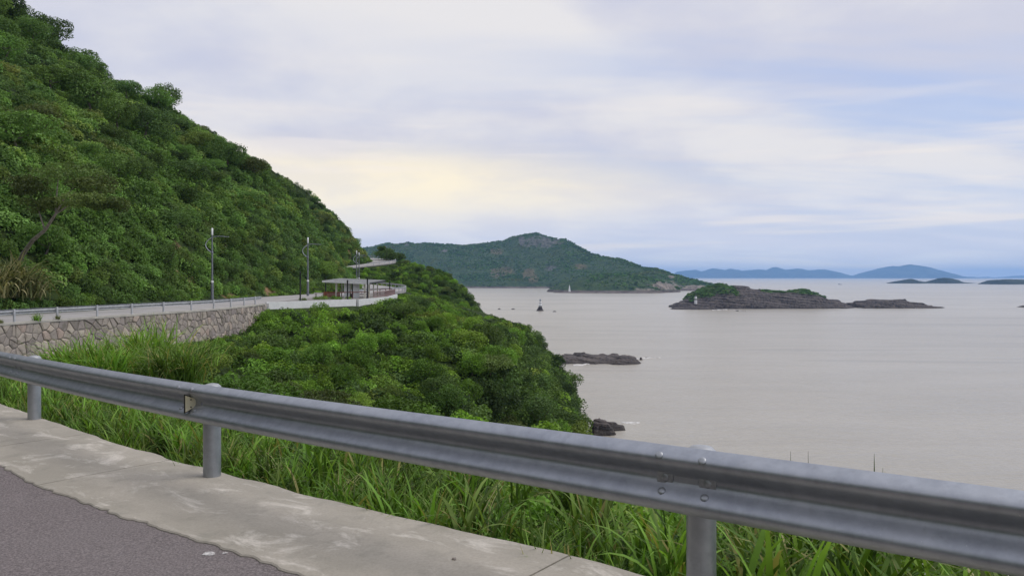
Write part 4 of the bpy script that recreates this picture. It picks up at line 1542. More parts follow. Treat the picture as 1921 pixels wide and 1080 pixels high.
# ------------------------------------------------------------------ the leaning tree at the left, and the dark tree by the upper bend
LD = ray_hit(36, 497)
lt = empty('leaning_tree', px(36, 492, LD))
tag(lt, 'spreading olive tree with bare pale trunk leaning right at the left edge', 'tree')
o0 = Vector(px(36, 492, LD))
tp = [Vector(px(x, y, D)) - o0 for x, y, D in ((28, 512, LD), (42, 478, LD - .8), (62, 450, LD - 1.6), (84, 432, LD - 2.2), (104, 402, LD - 2.8)) ]
mt_ = MB().tube(tp, [0.20, 0.17, 0.14, 0.12, 0.09], 9)
for x, y, D in ((140, 350, LD - 3.6), (60, 370, LD - 2), (190, 360, LD - 3), (110, 330, LD - 2)):
    e0 = tp[-1] if x > 70 else tp[-2]
    e1 = Vector(px(x, y, D)) - o0
    mt_.tube([e0, (e0 + e1) / 2 + Vector((0, 0, 0.3)), e1], [0.07, 0.05, 0.02], 6)
M_palebark = simple('pale_bark', (0.22, 0.19, 0.155), (0.34, 0.30, 0.25), 5, 0.95, bstr=0.5, bdist=0.03)
mt_.build('trunk', M_palebark, lt, True)
for k_, (x, y, D, s_) in enumerate(((60, 350, LD - 3, 0.85), (120, 330, LD - 3, 1.0), (180, 350, LD - 3, 0.9), (140, 375, LD - 4.2, 0.75), (80, 385, LD - 2.5, 0.6), (205, 385, LD - 3, 0.55))):
    c_ = Vector(px(x, y, D)) - o0
    me = crown_mesh('crown', 700 + k_, 2.0 * s_ + 0.5, 0.95 * s_, 0, 1500, 0.2, 10, M_leaf_olive, flat=0.3, ragged=0.4)
    link('crown', me, lt, c_, (0, 0, k_))
dt0 = Vector((-44.2, 262.5, 7.2))
dtree = empty('dark_tree', dt0, 0, 1.2)
tag(dtree, 'dark broad tree standing alone behind the uphill road bend', 'tree')
MB().tube([(0, 0, -0.5), (0.2, 0, 2.0), (-0.3, 0, 4.4)], [0.3, 0.24, 0.12], 8).build('trunk', M_bark, dtree, True)
link('crown', crown_mesh('crown', 801, 3.9, 1.9, 2.1, 4200, 0.34, 22, M_leaf_dark, ragged=0.6), dtree, (-0.5, 0, 0))
link('side_crown', crown_mesh('side_crown', 805, 2.8, 1.3, 1.1, 2600, 0.34, 14, M_leaf_dark, ragged=0.6), dtree, (2.9, -0.4, -0.1))
link('side_crown', crown_mesh('side_crown', 806, 1.6, 1.0, 3.6, 1500, 0.30, 9, M_leaf_dark, ragged=0.6), dtree, (-1.6, 0.2, 0.1))
RTD = ray_hit(312, 208)
rt0 = px(312, 208, RTD)
rtree = empty('ridge_tree', (rt0[0], rt0[1], rt0[2] - 0.5), 0.6, RTD / 150)
tag(rtree, 'tall bushy tree rising above its neighbours on the hill skyline', 'tree')
MB().tube([(0, 0, -1), (0.3, 0, 1.5), (0.1, 0, 3.2), (0.5, 0, 4.6)], [0.26, 0.2, 0.14, 0.07], 7).build('trunk', M_bark, rtree, True)
link('crown', crown_mesh('crown', 822, 3.1, 2.3, 3.6, 4200, 0.30, 20, M_leaf_dark, ragged=0.6), rtree)

# ------------------------------------------------------------------ silvergrass clumps
big_tufts = [tuft_mesh('blades', 900 + i, 260, 1.7, 0.055, 0.75, 0.75, M_silver, 7, 0.10, 0.35) for i in range(4)]
dry_tufts = [tuft_mesh('blades', 930 + i, 420, 2.2, 0.09, 0.8, 0.95, M_pampas, 7, 0.35, 0.4) for i in range(2)]
CL = [((150, 690, 30), 1.25, 'big bright silvergrass clump in front of the stone wall behind the left rail post'),
      ((110, 690, 31), 1.0, 'smaller silvergrass clump left of the big bright one by the wall'),
      ((205, 692, 29), 1.0, 'silvergrass clump drooping right of the big bright one by the wall'),
      ((285, 668, 34), 1.45, 'tall dark silvergrass clump against the stone wall at centre left'),
      ((265, 690, 31), 1.0, 'silvergrass clump at the foot of the tall dark one'),
      ((320, 690, 29), 1.05, 'silvergrass clump right of the tall dark one above the rail'),
      ((372, 668, 36), 0.9, 'silvergrass tuft between the wall and the yellow-green shrubs'),
      ((330, 850, 11.0), 0.62, 'dry-edged silvergrass clump showing under the rail left of the middle post'),
      ((120, 790, 11.5), 0.62, 'silvergrass clump just right of the leftmost post'),
      ((215, 815, 10.5), 0.55, 'pale drooping silvergrass clump under the rail beside the concrete edge')]
for k_, ((x, y, D), s_, lab) in enumerate(CL):
    X, Y, Z = px(x, y, D)
    z_ = float(terrain_z(np.array([X]), np.array([Y]))[0])
    z0 = min(z_, Z + 0.1) if D > 20 else min(z_, Z)
    c_ = empty('silvergrass_clump', (X, Y, max(z0, Z - 0.4)), k_ * 1.3, s_)
    tag(c_, lab, 'grass clump', 'silvergrass clumps')
    link('blades', big_tufts[k_ % 4], c_)
    link('lower_blades', big_tufts[(k_ + 1) % 4], c_, (0.5, 0.2, -0.1), (0, 0, 2))
for k_, ((x, y, D), s_, lab) in enumerate((((22, 556, 62), 1.7, 'large tan drooping silvergrass clump beside the far road at left edge'),
                                          ((-25, 556, 62), 1.6, 'tan drooping silvergrass clump cut by the left edge of the view'),
                                          ((52, 562, 63), 1.0, 'smaller tan silvergrass clump right of the large drooping one'))):
    X, Y, Z = px(x, y, ray_hit(x, y))
    c_ = empty('silvergrass_clump', (X, Y, Z), k_ * 2.1, s_)
    tag(c_, lab, 'grass clump', 'dry silvergrass clumps by the far road')
    link('blades', dry_tufts[k_ % 2], c_)

# weeds on the wall top
for k_, (x, y, D, s_, lab) in enumerate(((92, 602, 44.5, 0.55, 'green weed tuft spilling over the wall coping near the left post'), (125, 600, 46, 0.35, 'small brown weed standing on the wall coping'), (20, 606, 42, 0.3, 'tiny weed on the road edge at far left of the wall'))):
    s_w = s_of(*px(x, y, D)[:2])
    X, Y, Z = edge_at(s_w, 0.02)
    c_ = empty('wall_weed', (X, Y, Z + 0.02), k_, s_)
    tag(c_, lab, 'weed', 'weeds on the stone wall')
    link('blades', tuft_mesh('blades', 950 + k_, 120, 1.1, 0.05, 0.8, 0.6, M_silver if k_ == 0 else M_pampas, 4, 0.1, 0.2), c_)

# ------------------------------------------------------------------ roadside grass just behind the shoulder
tufts = [tuft_mesh('tuft', 1000 + i, 28, 0.76, 0.038, 0.6, 0.6, M_grass, 6, 0.07, 0.13) for i in range(8)]
tufts += [tuft_mesh('tuft', 1020 + i, 20, 1.04, 0.047, 0.5, 0.75, M_grass, 7, 0.10, 0.12) for i in range(4)]
tufts += [clump_mesh('weed', 1040 + i, 0.30, 0.34, 170, 0.075, M_leaf_slope) for i in range(2)]
tufts += [tuft_mesh('straw', 1050 + i, 26, 0.7, 0.012, 0.7, 0.7, M_pampas, 6, 0.8, 0.12) for i in range(2)]
gX, gY, gS, gI = [], [], [], []
rg = np.random.default_rng(77)
for s in np.arange(0.8, S_NEAR + 16, 0.08):
    for q in (rg.uniform(0.10, 0.9), rg.uniform(0.2, 2.2), rg.uniform(0.8, 5.0), rg.uniform(3.0, 9.0)):
        if q > 1.0 and rg.random() < 0.25:
            continue
        x, y, _ = edge_at(s + rg.uniform(-.05, .05), -q - 0.04)
        gX.append(x); gY.append(y)
        gS.append((0.62 + 0.28 * rg.random()) * (0.72 if q < 0.3 else 1.0) * (1 + 0.16 * min(q, 5) / 1.0 * 0.6))
        pk = rg.random()
        gI.append(12 + int(rg.integers(2)) if pk < 0.22 else (14 + int(rg.integers(2)) if pk < 0.26 else (int(rg.integers(12)) if q > 0.3 else int(rg.integers(8)))))
gX, gY, gS, gI = map(np.array, (gX, gY, gS, gI))
gz, gd, gs_ = terrain_z(gX, gY, True)
# ground right beside the slab is only a hand below it
gz = np.where(gd > -3.2, np.maximum(gz, -0.20 + gd * 0.12 + np.interp(gs_, ES, E[:, 2])), gz)
ok = in_view(gX, gY, gz, 200, 400)
# tall near the right, kept under the rail elsewhere
u_, v_ = to_px(gX, np.maximum(gY, 0.5), gz)
patch_ = 0.80 + 0.35 * fbm(gX / 1.1, gY / 1.1, 61, 2)
gS = gS * patch_ * np.interp(u_, [0, 500, 900, 1300, 1900], [0.72, 0.78, 0.95, 1.3, 1.6])
rail_y = np.interp(u_, [-300, 0, 400, 960, 1315, 1921, 2300], [655, 662, 722, 790, 840, 914, 970])
hmax = EYE - (rail_y + 12 - HY) / F * gY - gz
gS = np.minimum(gS, np.maximum(hmax, 0.3) / np.where((gI >= 8) & (gI < 12), 0.98, 0.76))
ok &= (gd < -0.11)
gX, gY, gz, gS, gI = gX[ok], gY[ok], gz[ok], gS[ok], gI[ok]
n_ = len(gX)
scatter('roadside_grass', np.stack([gX, gY, gz], 1), np.stack([rg.uniform(-.12, .12, n_), rg.uniform(-.12, .12, n_), rg.uniform(0, 6.28, n_)], 1),
        np.stack([gS, gS, gS], 1), gI, tufts, 'long green roadside grass growing behind the concrete shoulder', 'grass')
tall = empty('grass_stalk', (*px(1642, 900, 4.25)[:2], -0.35))
tag(tall, 'few tall grass blades poking above the rail at right', 'grass')
for (x, y, w_) in ((1640, 850, 0.011), (1656, 877, 0.007), (1483, 846, 0.006), (1516, 846, 0.005)):
    bpt = Vector(px(x + 2, 905, 4.25))
    tpt = Vector(px(x, y, 4.25))
    b0 = Vector((bpt.x + 0.02, 4.3, -0.35)) - Vector(tall.location)
    t0_ = tpt - Vector(tall.location)
    m_ = MB()
    mid = b0.lerp(t0_, 0.6)
    sd_ = Vector((1, 0.2, 0)).normalized()
    fw = Vector((0, 1, 0)) * 0.004
    m_.add([b0 - sd_ * w_, b0 + fw, b0 + sd_ * w_, mid - sd_ * w_ * 1.1, mid + fw, mid + sd_ * w_ * 1.1, t0_, t0_ + Vector((0, 0.001, 0)), t0_ + Vector((0.001, 0, 0))], [(0, 1, 4, 3), (1, 2, 5, 4), (3, 4, 7, 6), (4, 5, 8, 7)])
    m_.build('blade', M_grass, tall)

# ------------------------------------------------------------------ litter on the roadway
def scrap(x, y, r0, seed, name, label, cat, matl, h=0.004):
    D = (EYE - 0.03) * F / (y - HY)
    X, Y, _ = px(x, y, D)
    zr_ = float(road_field([X], [Y])[1][0])
    D = (EYE - zr_) * F / (y - HY)
    X, Y, _ = px(x, y, D)
    r = random.Random(seed)
    n_ = 11
    m_ = MB()
    ring = [(r0 * r.uniform(0.55, 1.25) * math.cos(2 * math.pi * k / n_) * 1.4, r0 * r.uniform(0.55, 1.25) * math.sin(2 * math.pi * k / n_)) for k in range(n_)]
    vs = [(a, b_, 0.0) for a, b_ in ring] + [(a * 0.8, b_ * 0.8, h * r.uniform(0.5, 1.5)) for a, b_ in ring] + [(0, 0, h)]
    fs = [(k, (k + 1) % n_, n_ + (k + 1) % n_, n_ + k) for k in range(n_)] + [(n_ + k, n_ + (k + 1) % n_, 2 * n_) for k in range(n_)]
    o = m_.add(vs, fs).build(name, matl)
    o.location = (X, Y, zr_ - 0.009)
    return tag(o, label, cat)


for (x, y, r0, lab) in ((391, 1035, 0.030, 'larger torn white scrap lying on the asphalt'), (422, 1034, 0.012, 'small white scrap on the asphalt right of the larger one')):
    scrap(x, y, r0, int(x), 'paper_scrap', lab, 'scrap', M_litter)
o = scrap(852, 1052, 0.011, 9, 'pebble', 'small brown pebble lying on the concrete shoulder', 'pebble', M_stone, 0.014)
o.location.z += 0.014

# ------------------------------------------------------------------ rocks, islets and islands
def ridge_mesh(name, sil, base_y, D0, depth, matl, nx=260, ny=60, rough=0.0, seed=1, strata=0.0, green=None, wob=0.0, smooth=False, sink=2.0, dfun=None, power=1.6):
    """rock or island built from its outline heights along X, rounded in depth"""
    sil = np.array(sil, float)
    D = D0
    xs = (sil[:, 0] - HX) / F * D
    zs = EYE - (sil[:, 1] - HY) / F * D
    X = np.linspace(xs[0], xs[-1], nx)
    Zt = np.interp(X, xs, zs) - SL
    T = np.linspace(-1, 1, ny)
    XX, TT = np.meshgrid(X, T, indexing='ij')
    half = depth * (0.35 + 0.65 * np.sqrt(np.clip(Zt / max(Zt.max(), 0.1), 0.0, 1)))
    off = depth * wob * fbm(X / (depth * 0.9), X * 0, seed + 3, 3)
    YY = D + off[:, None] + TT * half[:, None]
    prof = np.clip(1 - np.abs(TT) ** power, 0, 1) ** 0.7
    n1__ = fbm(XX / (depth * 0.35), YY / (depth * 0.35), seed, 5)
    Z = Zt[:, None] * prof * (1 + 0.30 * n1__ * (1 - prof ** 3))
    if rough:
        Z = Z + rough * fbm(XX / (rough * 3.2), YY / (rough * 3.2), seed + 7, 5) * (prof > 0.02) * (0.35 + 0.65 * (1 - prof))
    if strata:
        ph = (Z + 0.10 * XX + 0.05 * YY + 1.2 * fbm(XX / 25, YY / 25, seed + 9, 3)) / strata
        fr = ph - np.floor(ph)
        Z = Z + strata * (sstep(fr, 0.5, 0.95) - fr) * 0.6 * (prof > 0.03)
    Z = Z + SL - sink * (1 - np.clip(prof * 6, 0, 1)) - 0.15
    at = {'green': np.zeros(XX.size)}
    if green:
        g = np.zeros_like(XX)
        for (gx0, gx1, frac) in green:
            a0, a1 = (gx0 - HX) / F * D, (gx1 - HX) / F * D
            wnd = sstep(XX, a0, a0 + 5) * (1 - sstep(XX, a1 - 5, a1))
            g = np.maximum(g, wnd * sstep((Z - SL) / np.maximum(Zt[:, None], 1) + 0.25 * n1__, frac, frac + 0.15))
        at['green'] = g.ravel()
    V = np.stack([XX.ravel(), YY.ravel(), Z.ravel()], 1)
    me = np_mesh(name, V, grid_faces(nx, ny), matl, smooth, at)
    return me, V, at['green']


isl = [(1256, 578), (1258, 573), (1264, 569), (1280, 563), (1290, 557), (1293, 550), (1310, 543), (1330, 537), (1345, 531), (1360, 531), (1368, 536), (1378, 533.5), (1400, 537), (1412, 541.5), (1440, 543), (1460, 545), (1480, 545), (1497, 541.5), (1512, 541.5), (1522, 545), (1540, 553), (1545, 559), (1565, 560.5), (1575, 566), (1590, 572), (1600, 573), (1602, 567), (1620, 563), (1640, 561.5), (1665, 560), (1690, 560.5), (1695, 566), (1715, 565), (1725, 568), (1740, 571), (1757, 577)]
me, V, g = ridge_mesh('rocky_islet', isl, 577, 735, 38, M_rock, 520, 110, rough=4.2, seed=4, strata=2.6, green=((1284, 1378, 0.52), (1420, 1545, 0.72)), wob=0.12)
o = tag(link('rocky_islet', me), 'long dark layered rock islet with green scrub on top in the bay', 'islet')
# scrub on the islet
gi_ = np.where((g > 0.5) & (r_.random(len(g)) < 0.14) & (fbm(V[:, 0] / 6, V[:, 1] / 6, 66, 3) > -0.25))[0]
low_cl = [clump_mesh('scrub', 1200 + i, 1.6, 1.2, 160, 0.55, M_leaf_far) for i in range(4)]
n_ = len(gi_)
scatter('islet_scrub', V[gi_] - np.array([0, 0, 0.35]), np.stack([np.zeros(n_), np.zeros(n_), r_.uniform(0, 6, n_)], 1), np.repeat(r_.uniform(0.5, 1.3, n_)[:, None], 3, 1), r_.integers(0, 4, n_), low_cl, 'dark green scrub capping the rocky islet', 'scrub')
me, V, g = ridge_mesh('shore_rock', [(1255, 581), (1262, 577), (1280, 574), (1300, 572.5), (1318, 573), (1335, 574), (1350, 578), (1354, 582)], 581, 694, 12, M_rock, 120, 40, rough=1.2, seed=9, strata=1.2)
tag(link('shore_rock', me), 'low rock shelf at the near left foot of the long islet', 'rock')

sk = [(1040, 683), (1048, 672), (1056, 665), (1075, 664), (1100, 663), (1120, 664.5), (1140, 665), (1160, 664.5), (1175, 666.5), (1185, 667), (1192, 668.5), (1197, 676)]
me, V, g = ridge_mesh('rock_spit', sk, 676, 268, 13, M_rock, 240, 80, rough=1.8, seed=14, strata=1.0, wob=0.25)
tag(link('rock_spit', me), 'low flat dark rock spit reaching into the sea with surf along it', 'rock')
for k_, (pts, D, dp, lab) in enumerate(((((1104, 814), (1112, 786), (1124, 781), (1138, 786), (1150, 800), (1156, 814)), 144, 3.5, 'dark boulder at the water below the wooded slope'),
                                        (((1128, 806), (1138, 789), (1150, 790), (1164, 795), (1170, 797), (1176, 806)), 148, 3.0, 'flat pointed dark rock lying at the foot of the slope'),
                                        (((1199, 675), (1201, 668.5), (1203, 668), (1206, 675)), 270, 1.0, 'small rock standing off the tip of the rock spit'))):
    me, V, g = ridge_mesh('shore_rock', pts, 0, D, dp, M_rock, 60, 36, rough=0.8, seed=20 + k_, strata=0.6)
    tag(link('shore_rock', me), lab, 'rock')
for k_, (x, y, wd, lab) in enumerate(((936.5, 580, 7, 'leftmost tiny reef rock awash in the bay'), (962.5, 580, 9, 'tiny reef rock awash just left of the banded beacon'), (1040, 584.5, 9, 'tiny reef rock awash right of the banded beacon'), (1383, 583.3, 5, 'tiny rock in the surf before the islet'), (1921, 576, 26, 'dark rock tip at the right edge of the view'))):
    D = 30 * F / (y - HY)
    h = 2.2 if wd < 20 else 4.0
    me, V, g = ridge_mesh('reef_rock', ((x - wd / 2, y + .2), (x - wd / 4, y - h * .6), (x, y - h), (x + wd / 4, y - h * .7), (x + wd / 2, y + .2)), 0, D, 4, M_rock, 30, 16, rough=0.5, seed=40 + k_)
    tag(link('reef_rock', me), lab, 'rock', 'reef rocks awash')

# foam along the rocks
def foam(name, pts, label, dz=0.06, seed=0):
    """ragged thin foam sheet following points (x, y photo px on the sea, width m)"""
    W = []
    for x, y, wd in pts:
        D = 30 * F / (y - HY)
        W.append(((x - HX) / F * D, D, wd))
    W = catmull(W, 0.4)
    V, Fc = [], []
    nc = 7
    for i, (x, y, wd) in enumerate(W):
        for k in range(nc):
            t = k / (nc - 1) * 2 - 1
            e = 1 + 0.9 * float(fbm(np.array([x / 2.2]), np.array([y / 2.2 + (3 if t > 0 else 0)]), seed, 4)[0])
            h = dz * (1 - t * t) * 3 + 0.02 * (1 if abs(t) < 1 else -1)
            V.append((x, y + t * wd * max(0.05, e), SL + h))
    for i in range(len(W) - 1):
        for k in range(nc - 1):
            a = i * nc + k
            if float(vnoise(np.array([i * 0.35]), np.array([k * 0.9]), seed + 3)[0]) > -0.42:
                Fc.append((a, a + nc, a + nc + 1, a + 1))
    return tag(MB().add(V, Fc).build(name, M_foam, None, 'all'), label, 'surf', kind='stuff')


foam('sea_foam', ((1075, 684, 1.0), (1090, 684, 1.6), (1110, 681, 1.4), (1135, 679, 1.0), (1165, 677, 1.0), (1195, 673, 1.6), (1215, 670.5, 1.6), (1240, 671, .5)), 'white surf along the near side of the rock spit', seed=2)
foam('sea_foam', ((1142, 810, 0.5), (1150, 805, 0.7), (1160, 801, 0.6), (1170, 799, 0.3)), 'small white surf around the rocks under the slope', 0.05, seed=5)
foam('sea_foam', ((1166, 793, .2), (1180, 793, 0.9), (1194, 793.5, 0.5), (1200, 793, .1)), 'small white wave breaking beyond the shore rocks', 0.08, seed=6)
foam('sea_foam', ((1335, 582, 1.0), (1350, 581, 3.0), (1372, 581, 4.0), (1400, 584, 1.0)), 'white surf before the left end of the islet', 0.15, seed=7)
foam('sea_foam', ((1400, 577.6, 1.0), (1440, 578, 1.5), (1500, 578.2, 1.2), (1560, 578, 1.4), (1600, 577.6, 0.6)), 'thin line of surf along the islet waterline', 0.10, seed=8)

# ------------------------------------------------------------------ lights and beacons
def tower(name, xp, yb, label, parts, cat='beacon', D=None, zb=None):
    D = D or 30 * F / (yb - HY)
    zb = SL if zb is None else zb
    o_ = empty(name, ((xp - HX) / F * D, D, zb))
    tag(o_, label, cat)
    for nm, prof, mt in parts:
        MB().lathe(prof, n=20).build(nm, mt, o_, True)
    return o_


bt = tower('banded_beacon', 1013.5, 583, 'white beacon tower with dark bands standing on a dark rock in open water',
           [('tower_base', [(1.5, 3.6), (1.4, 4.7)], M_roof), ('lower_white_band', [(1.4, 4.7), (1.25, 6.4)], M_white), ('dark_band', [(0.95, 6.4), (0.9, 7.1)], M_lamp),
            ('upper_white_band', [(1.15, 7.1), (1.0, 8.4)], M_white), ('lantern_room', [(0.6, 8.4), (0.55, 9.6)], M_lamp), ('lantern_roof', [(0.9, 9.6), (0.8, 9.8), (0.15, 10.6)], M_lamp)])
me, V, g = ridge_mesh('beacon_rock', ((1005, 583.5), (1009, 577), (1012, 573), (1016, 573), (1018, 579), (1021, 583.5)), 0, 660, 4.5, M_rock, 50, 30, rough=0.8, seed=55, strata=0.6)
tag(link('beacon_rock', me), 'steep dark rock under the banded beacon', 'rock')
D_ = 1400
tower('white_lighthouse', 1068.3, 549, 'slender white conical lighthouse on the low point below the mountain',
      [('tower', [(2.4, -1.0), (2.3, 0.3), (0.75, 11.0)], M_white), ('gallery', [(0.95, 11.0), (0.95, 11.3)], M_white), ('lantern', [(0.55, 11.3), (0.5, 12.4), (0.1, 13.4)], M_white)], 'lighthouse', D=1390, zb=SL + 1.2)
tower('islet_light', 1305.3, 0, 'small white light tower with a dark middle band on the rocky islet',
      [('lower_tower', [(1.3, -1.5), (1.25, 2.1)], M_white), ('dark_band', [(0.95, 2.1), (0.95, 3.4)], M_lamp), ('upper_tower', [(1.15, 3.4), (1.1, 5.4)], M_white), ('lantern', [(0.5, 5.4), (0.45, 6.4), (0.1, 6.9)], M_lamp)], 'beacon', D=706, zb=EYE - (567 - HY) / F * 706)
bD = 30 * F / (533.6 - HY)
bo_ = empty('fishing_boat', ((1576 - HX) / F * bD, bD, SL))
tag(bo_, 'tiny dark boat far out on the open water left of the big blue island', 'boat')
hull = [(-8, 0, 1.2), (-7, -1.6, 1.0), (4, -1.8, 1.0), (9, 0, 1.8), (4, 1.8, 1.0), (-7, 1.6, 1.0), (-7, 0, -0.5), (-6, -1.1, -0.4), (4, -1.2, -0.4), (7.5, 0, -0.3), (4, 1.2, -0.4), (-6, 1.1, -0.4)]
MB().add(hull, [(0, 1, 2, 3, 4, 5)] + [(i, 6 + i, 6 + (i + 1) % 6, (i + 1) % 6) for i in range(6)]).build('hull', M_lamp, bo_)
MB().box((-4, 0, 2.2), (3.5, 2.2, 2.2), 0, 0.9).build('cabin', M_lamp, bo_)

# ------------------------------------------------------------------ the mountain across the bay
RX = [560, 640, 690, 720, 730, 743, 762, 777, 793, 817, 867, 913, 940, 960, 980, 1005, 1017, 1043, 1057, 1073, 1107, 1133, 1160, 1200, 1227, 1263, 1297, 1313, 1340, 1372, 1400]
RY = [478, 470, 463, 457, 456, 459, 455, 458, 455, 458, 460, 455, 452, 443, 440, 436, 440, 448, 448, 456, 476, 482, 485, 500, 503, 515.5, 524, 528.5, 534, 543, 552]
RD = np.interp(RX, [560, 900, 1005, 1107, 1200, 1300, 1400], [2500, 2550, 2500, 2300, 2050, 1780, 1650])
SHX = [500, 860, 1030, 1100, 1160, 1230, 1300, 1372, 1400]
SHD = [2000, 2000, 1950, 1830, 1680, 1600, 1590, 1600, 1640]
mx_ = np.arange(-900, 560, 6.0)
my_ = np.arange(1340, 3100, 7.0)
MX, MY = np.meshgrid(mx_, my_, indexing='ij')
uu = HX + MX / MY * F
hr = EYE - (np.interp(uu, RX, RY) - HY) / F * np.interp(uu, RX, RD) - SL
dr_ = np.interp(uu, RX, RD)
dsd = np.interp(uu, SHX, SHD) + 22 * fbm(MX / 90, MY * 0 + 1, 71, 3)
sN = (MY - dsd) / (dr_ - dsd)
sc01 = np.clip(sN, 0, 1)
prof = np.where(sN < 1, 0.10 * sstep(sN, 0, 0.06) + 0.9 * (0.55 * sc01 ** 1.25 + 0.45 * sstep(sc01, 0.0, 1.0)), np.clip(1 - (sN - 1) * 1.1, 0, 1))
gul = fbm(MX / 170 + 0.3 * MY / 400, MY / 420, 73, 4)
MZ = np.clip(hr, 0, None) * prof * (1 - 0.0 * gul) + 44 * gul * sc01 * (1 - sc01) * 4 * 0.55 * np.clip(hr / 90, 0, 1) * (sN < 1)
MZ = np.where(sN < 0, -6, MZ)
# wooded mound and low rock point in front
cxm, cym = (1150 - HX) / F * 1500, 1500
q = ((MX - cxm) / 135) ** 2 + ((MY - cym) / 115) ** 2
mound = 34 * np.clip(1 - q, 0, 1) ** 0.8
ptq = ((MX - (1085 - HX) / F * 1395) / 48) ** 2 + ((MY - 1395) / 22) ** 2
pt2 = ((MX - (1165 - HX) / F * 1380) / 85) ** 2 + ((MY - 1385) / 26) ** 2
point = np.maximum(2.6 * np.clip(1 - ptq, 0, 1) ** 0.5, 3.2 * np.clip(1 - pt2, 0, 1) ** 0.5)
MZ = np.maximum(np.maximum(MZ, np.where(mound > 0, mound, -6)), np.where(point > 0, point + 0.4 * fbm(MX / 12, MY / 12, 75, 3), -6))
MZ = MZ + np.where(MZ > 8, 2.2 * fbm(MX / 26, MY / 26, 77, 3), 0)
uvx, uvy = to_px(MX, MY, MZ + SL)


def blob(cx_, cy_, rx_, ry_, amt=0.5, seed=0, sc_=30):
    q_ = ((uvx - cx_) / rx_) ** 2 + ((uvy - cy_) / ry_) ** 2
    return sstep(1 - q_ + amt * fbm(MX / sc_, MZ / sc_ * 1.5, seed, 3), 0.0, 0.35)


rock_m = np.maximum.reduce([blob(1014, 453, 34, 11, 1.5, 81, 9) * 0.85, blob(978, 452, 7, 8, .6, 82), blob(762, 459, 5, 2, .4, 83), blob(1035, 503, 14, 6, 0.9, 84), blob(833, 471, 7, 2.5, .6, 88)]) * 0.9
bare_m = np.maximum.reduce([blob(938, 511, 26, 11, 0.9, 85), blob(995, 517, 16, 17, 0.9, 86), blob(932, 473, 14, 7, 0.9, 87), blob(1090, 500, 12, 5, 0.9, 89)]) * 0.5
tan_m = np.maximum.reduce([blob(1248, 536, 28, 8, 1.1, 91, 9), blob(1258, 520, 8, 3, .9, 92, 9), blob(1300, 540, 24, 5, 1.1, 93, 9), blob(1205, 544, 20, 3, .9, 94, 9)])
MZ = MZ + rock_m * 5 * fbm(MX / 10, MY / 40, 95, 3) + tan_m * 3.5 * fbm(MX / 9, MY / 9, 96, 3)
me = np_mesh('mountain', np.stack([MX.ravel(), MY.ravel(), MZ.ravel() + SL], 1), grid_faces(len(mx_), len(my_)), M_farhill, True, {'rock': rock_m.ravel(), 'bare': bare_m.ravel(), 'tan': tan_m.ravel()})
tag(link('mountain', me), kind='structure')
# forest cover
rf = np.random.default_rng(5)
N0 = 60000
fx, fy = rf.uniform(-880, 540, N0), rf.uniform(1345, 2640, N0)
ii = np.clip(((fx - mx_[0]) / 6).astype(int), 0, len(mx_) - 1)
jj = np.clip(((fy - my_[0]) / 7).astype(int), 0, len(my_) - 1)
zf = MZ[ii, jj]
sb = sN[ii, jj]
keep = (zf > 4.5) & ((sb < 1.12) | (mound[ii, jj] > 3)) & (rock_m[ii, jj] < 0.25) & (tan_m[ii, jj] < 0.4) & ((bare_m[ii, jj] < 0.3) | (rf.random(N0) < 0.35))
uf, vf = to_px(fx, fy, zf + SL)
keep &= (uf > 640) & (uf < 1420)
fx, fy, zf = fx[keep], fy[keep], zf[keep]
far_cr = [crown_mesh('far_crown', 1300 + i, 4.2, 2.8, 2.6, 150, 1.9, 6, M_leaf_far) for i in range(6)]
n_ = len(fx)
sc_ = rf.uniform(0.5, 1.15, n_) * (0.8 + 0.4 * fbm(fx / 60, fy / 60, 99, 2))
scatter('mountain_forest', np.stack([fx, fy, zf + SL - 1.0], 1), np.stack([np.zeros(n_), np.zeros(n_), rf.uniform(0, 6.28, n_)], 1), np.stack([sc_, sc_, sc_ * 0.85], 1), rf.integers(0, 6, n_), far_cr, 'dark green forest covering the mountain across the bay', 'forest')

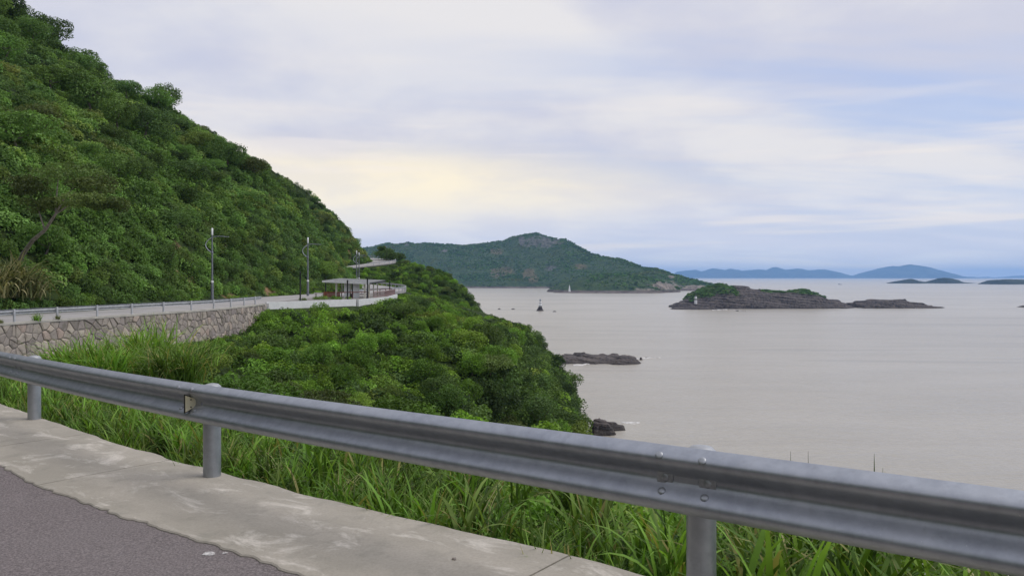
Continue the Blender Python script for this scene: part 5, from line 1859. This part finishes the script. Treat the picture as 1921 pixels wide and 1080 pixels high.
# ------------------------------------------------------------------ islands on the horizon
ISL = [('distant_island', [(1262, 523), (1271, 509), (1304, 506), (1317, 509), (1337, 503), (1360, 506), (1375, 509), (1391, 512), (1400, 523)], 17600, 700, 'pale blue hills at the left end of the distant island chain', 3),
       ('distant_island', [(1300, 523), (1345, 513), (1370, 504), (1391, 508), (1424, 505), (1439, 507), (1453.5, 500.5), (1472, 506), (1497, 503.5), (1515, 507), (1545, 505), (1567, 510), (1585, 516), (1612, 523)], 16800, 900, 'long blue many-peaked island on the horizon', 5),
       ('distant_island', [(1596, 523), (1607, 519), (1629, 511), (1658, 502), (1672.5, 499), (1691, 499.5), (1705, 496), (1724, 498.5), (1742, 504), (1767, 512), (1789, 517.5), (1808, 523)], 16000, 1100, 'large blue rounded island with the highest summit on the horizon', 7),
       ('distant_island', [(1786, 523), (1800, 519), (1812, 520), (1818, 519), (1828, 523)], 17500, 400, 'very small blue island just right of the largest one', 9),
       ('distant_island', [(1832, 523), (1840, 520), (1848, 519), (1862, 521), (1891, 519), (1910, 517), (1935, 516), (1990, 520), (2010, 523)], 19000, 500, 'low pale blue hills at the right end of the horizon', 11)]
for nm, sil_, D, dp, lab, sd_ in ISL:
    me, V, g = ridge_mesh(nm, sil_, 0, D, dp, M_isle, 260, 30, rough=20, seed=sd_, smooth=True, sink=5)
    tag(link(nm, me), lab, 'island', 'islands on the horizon')
for sil_, D, dp, lab, sd_ in (([(1670, 531.5), (1672, 529), (1690, 526), (1700, 524), (1709, 522.5), (1720, 526), (1727, 528), (1740, 528.5), (1748, 526), (1760, 522), (1770, 521), (1782, 521.5), (1792, 524), (1800, 528.5), (1815, 530), (1830, 531.5)], 3400, 70, 'low dark islet with two humps in front of the large blue island', 13),
                              ([(1846, 533), (1851, 529), (1862, 525), (1880, 524), (1895, 523.5), (1921, 524.5), (1960, 523), (2010, 528), (2020, 533)], 3000, 80, 'low dark islet running out of the right edge of the view', 15)):
    me, V, g = ridge_mesh('low_islet', sil_, 0, D, dp, M_isle, 200, 30, rough=4, seed=sd_, smooth=True, sink=3)
    tag(link('low_islet', me), lab, 'islet', 'low islets before the horizon')

# ------------------------------------------------------------------ haze
hb = MB().box((0, 0, (SL - 12 + 205) / 2), (43000, 43000, 205 - (SL - 12)))
hm, b = mat('haze_air')
pv = b.n('ShaderNodeVolumePrincipled', {'Color': (0.31, 0.57, 1.0, 1), 'Density': 7.2e-5, 'Anisotropy': 0.1})
b.n('ShaderNodeOutputMaterial', {'Volume': pv.outputs[0]})
ho = hb.build('haze', hm)
tag(ho, kind='stuff')
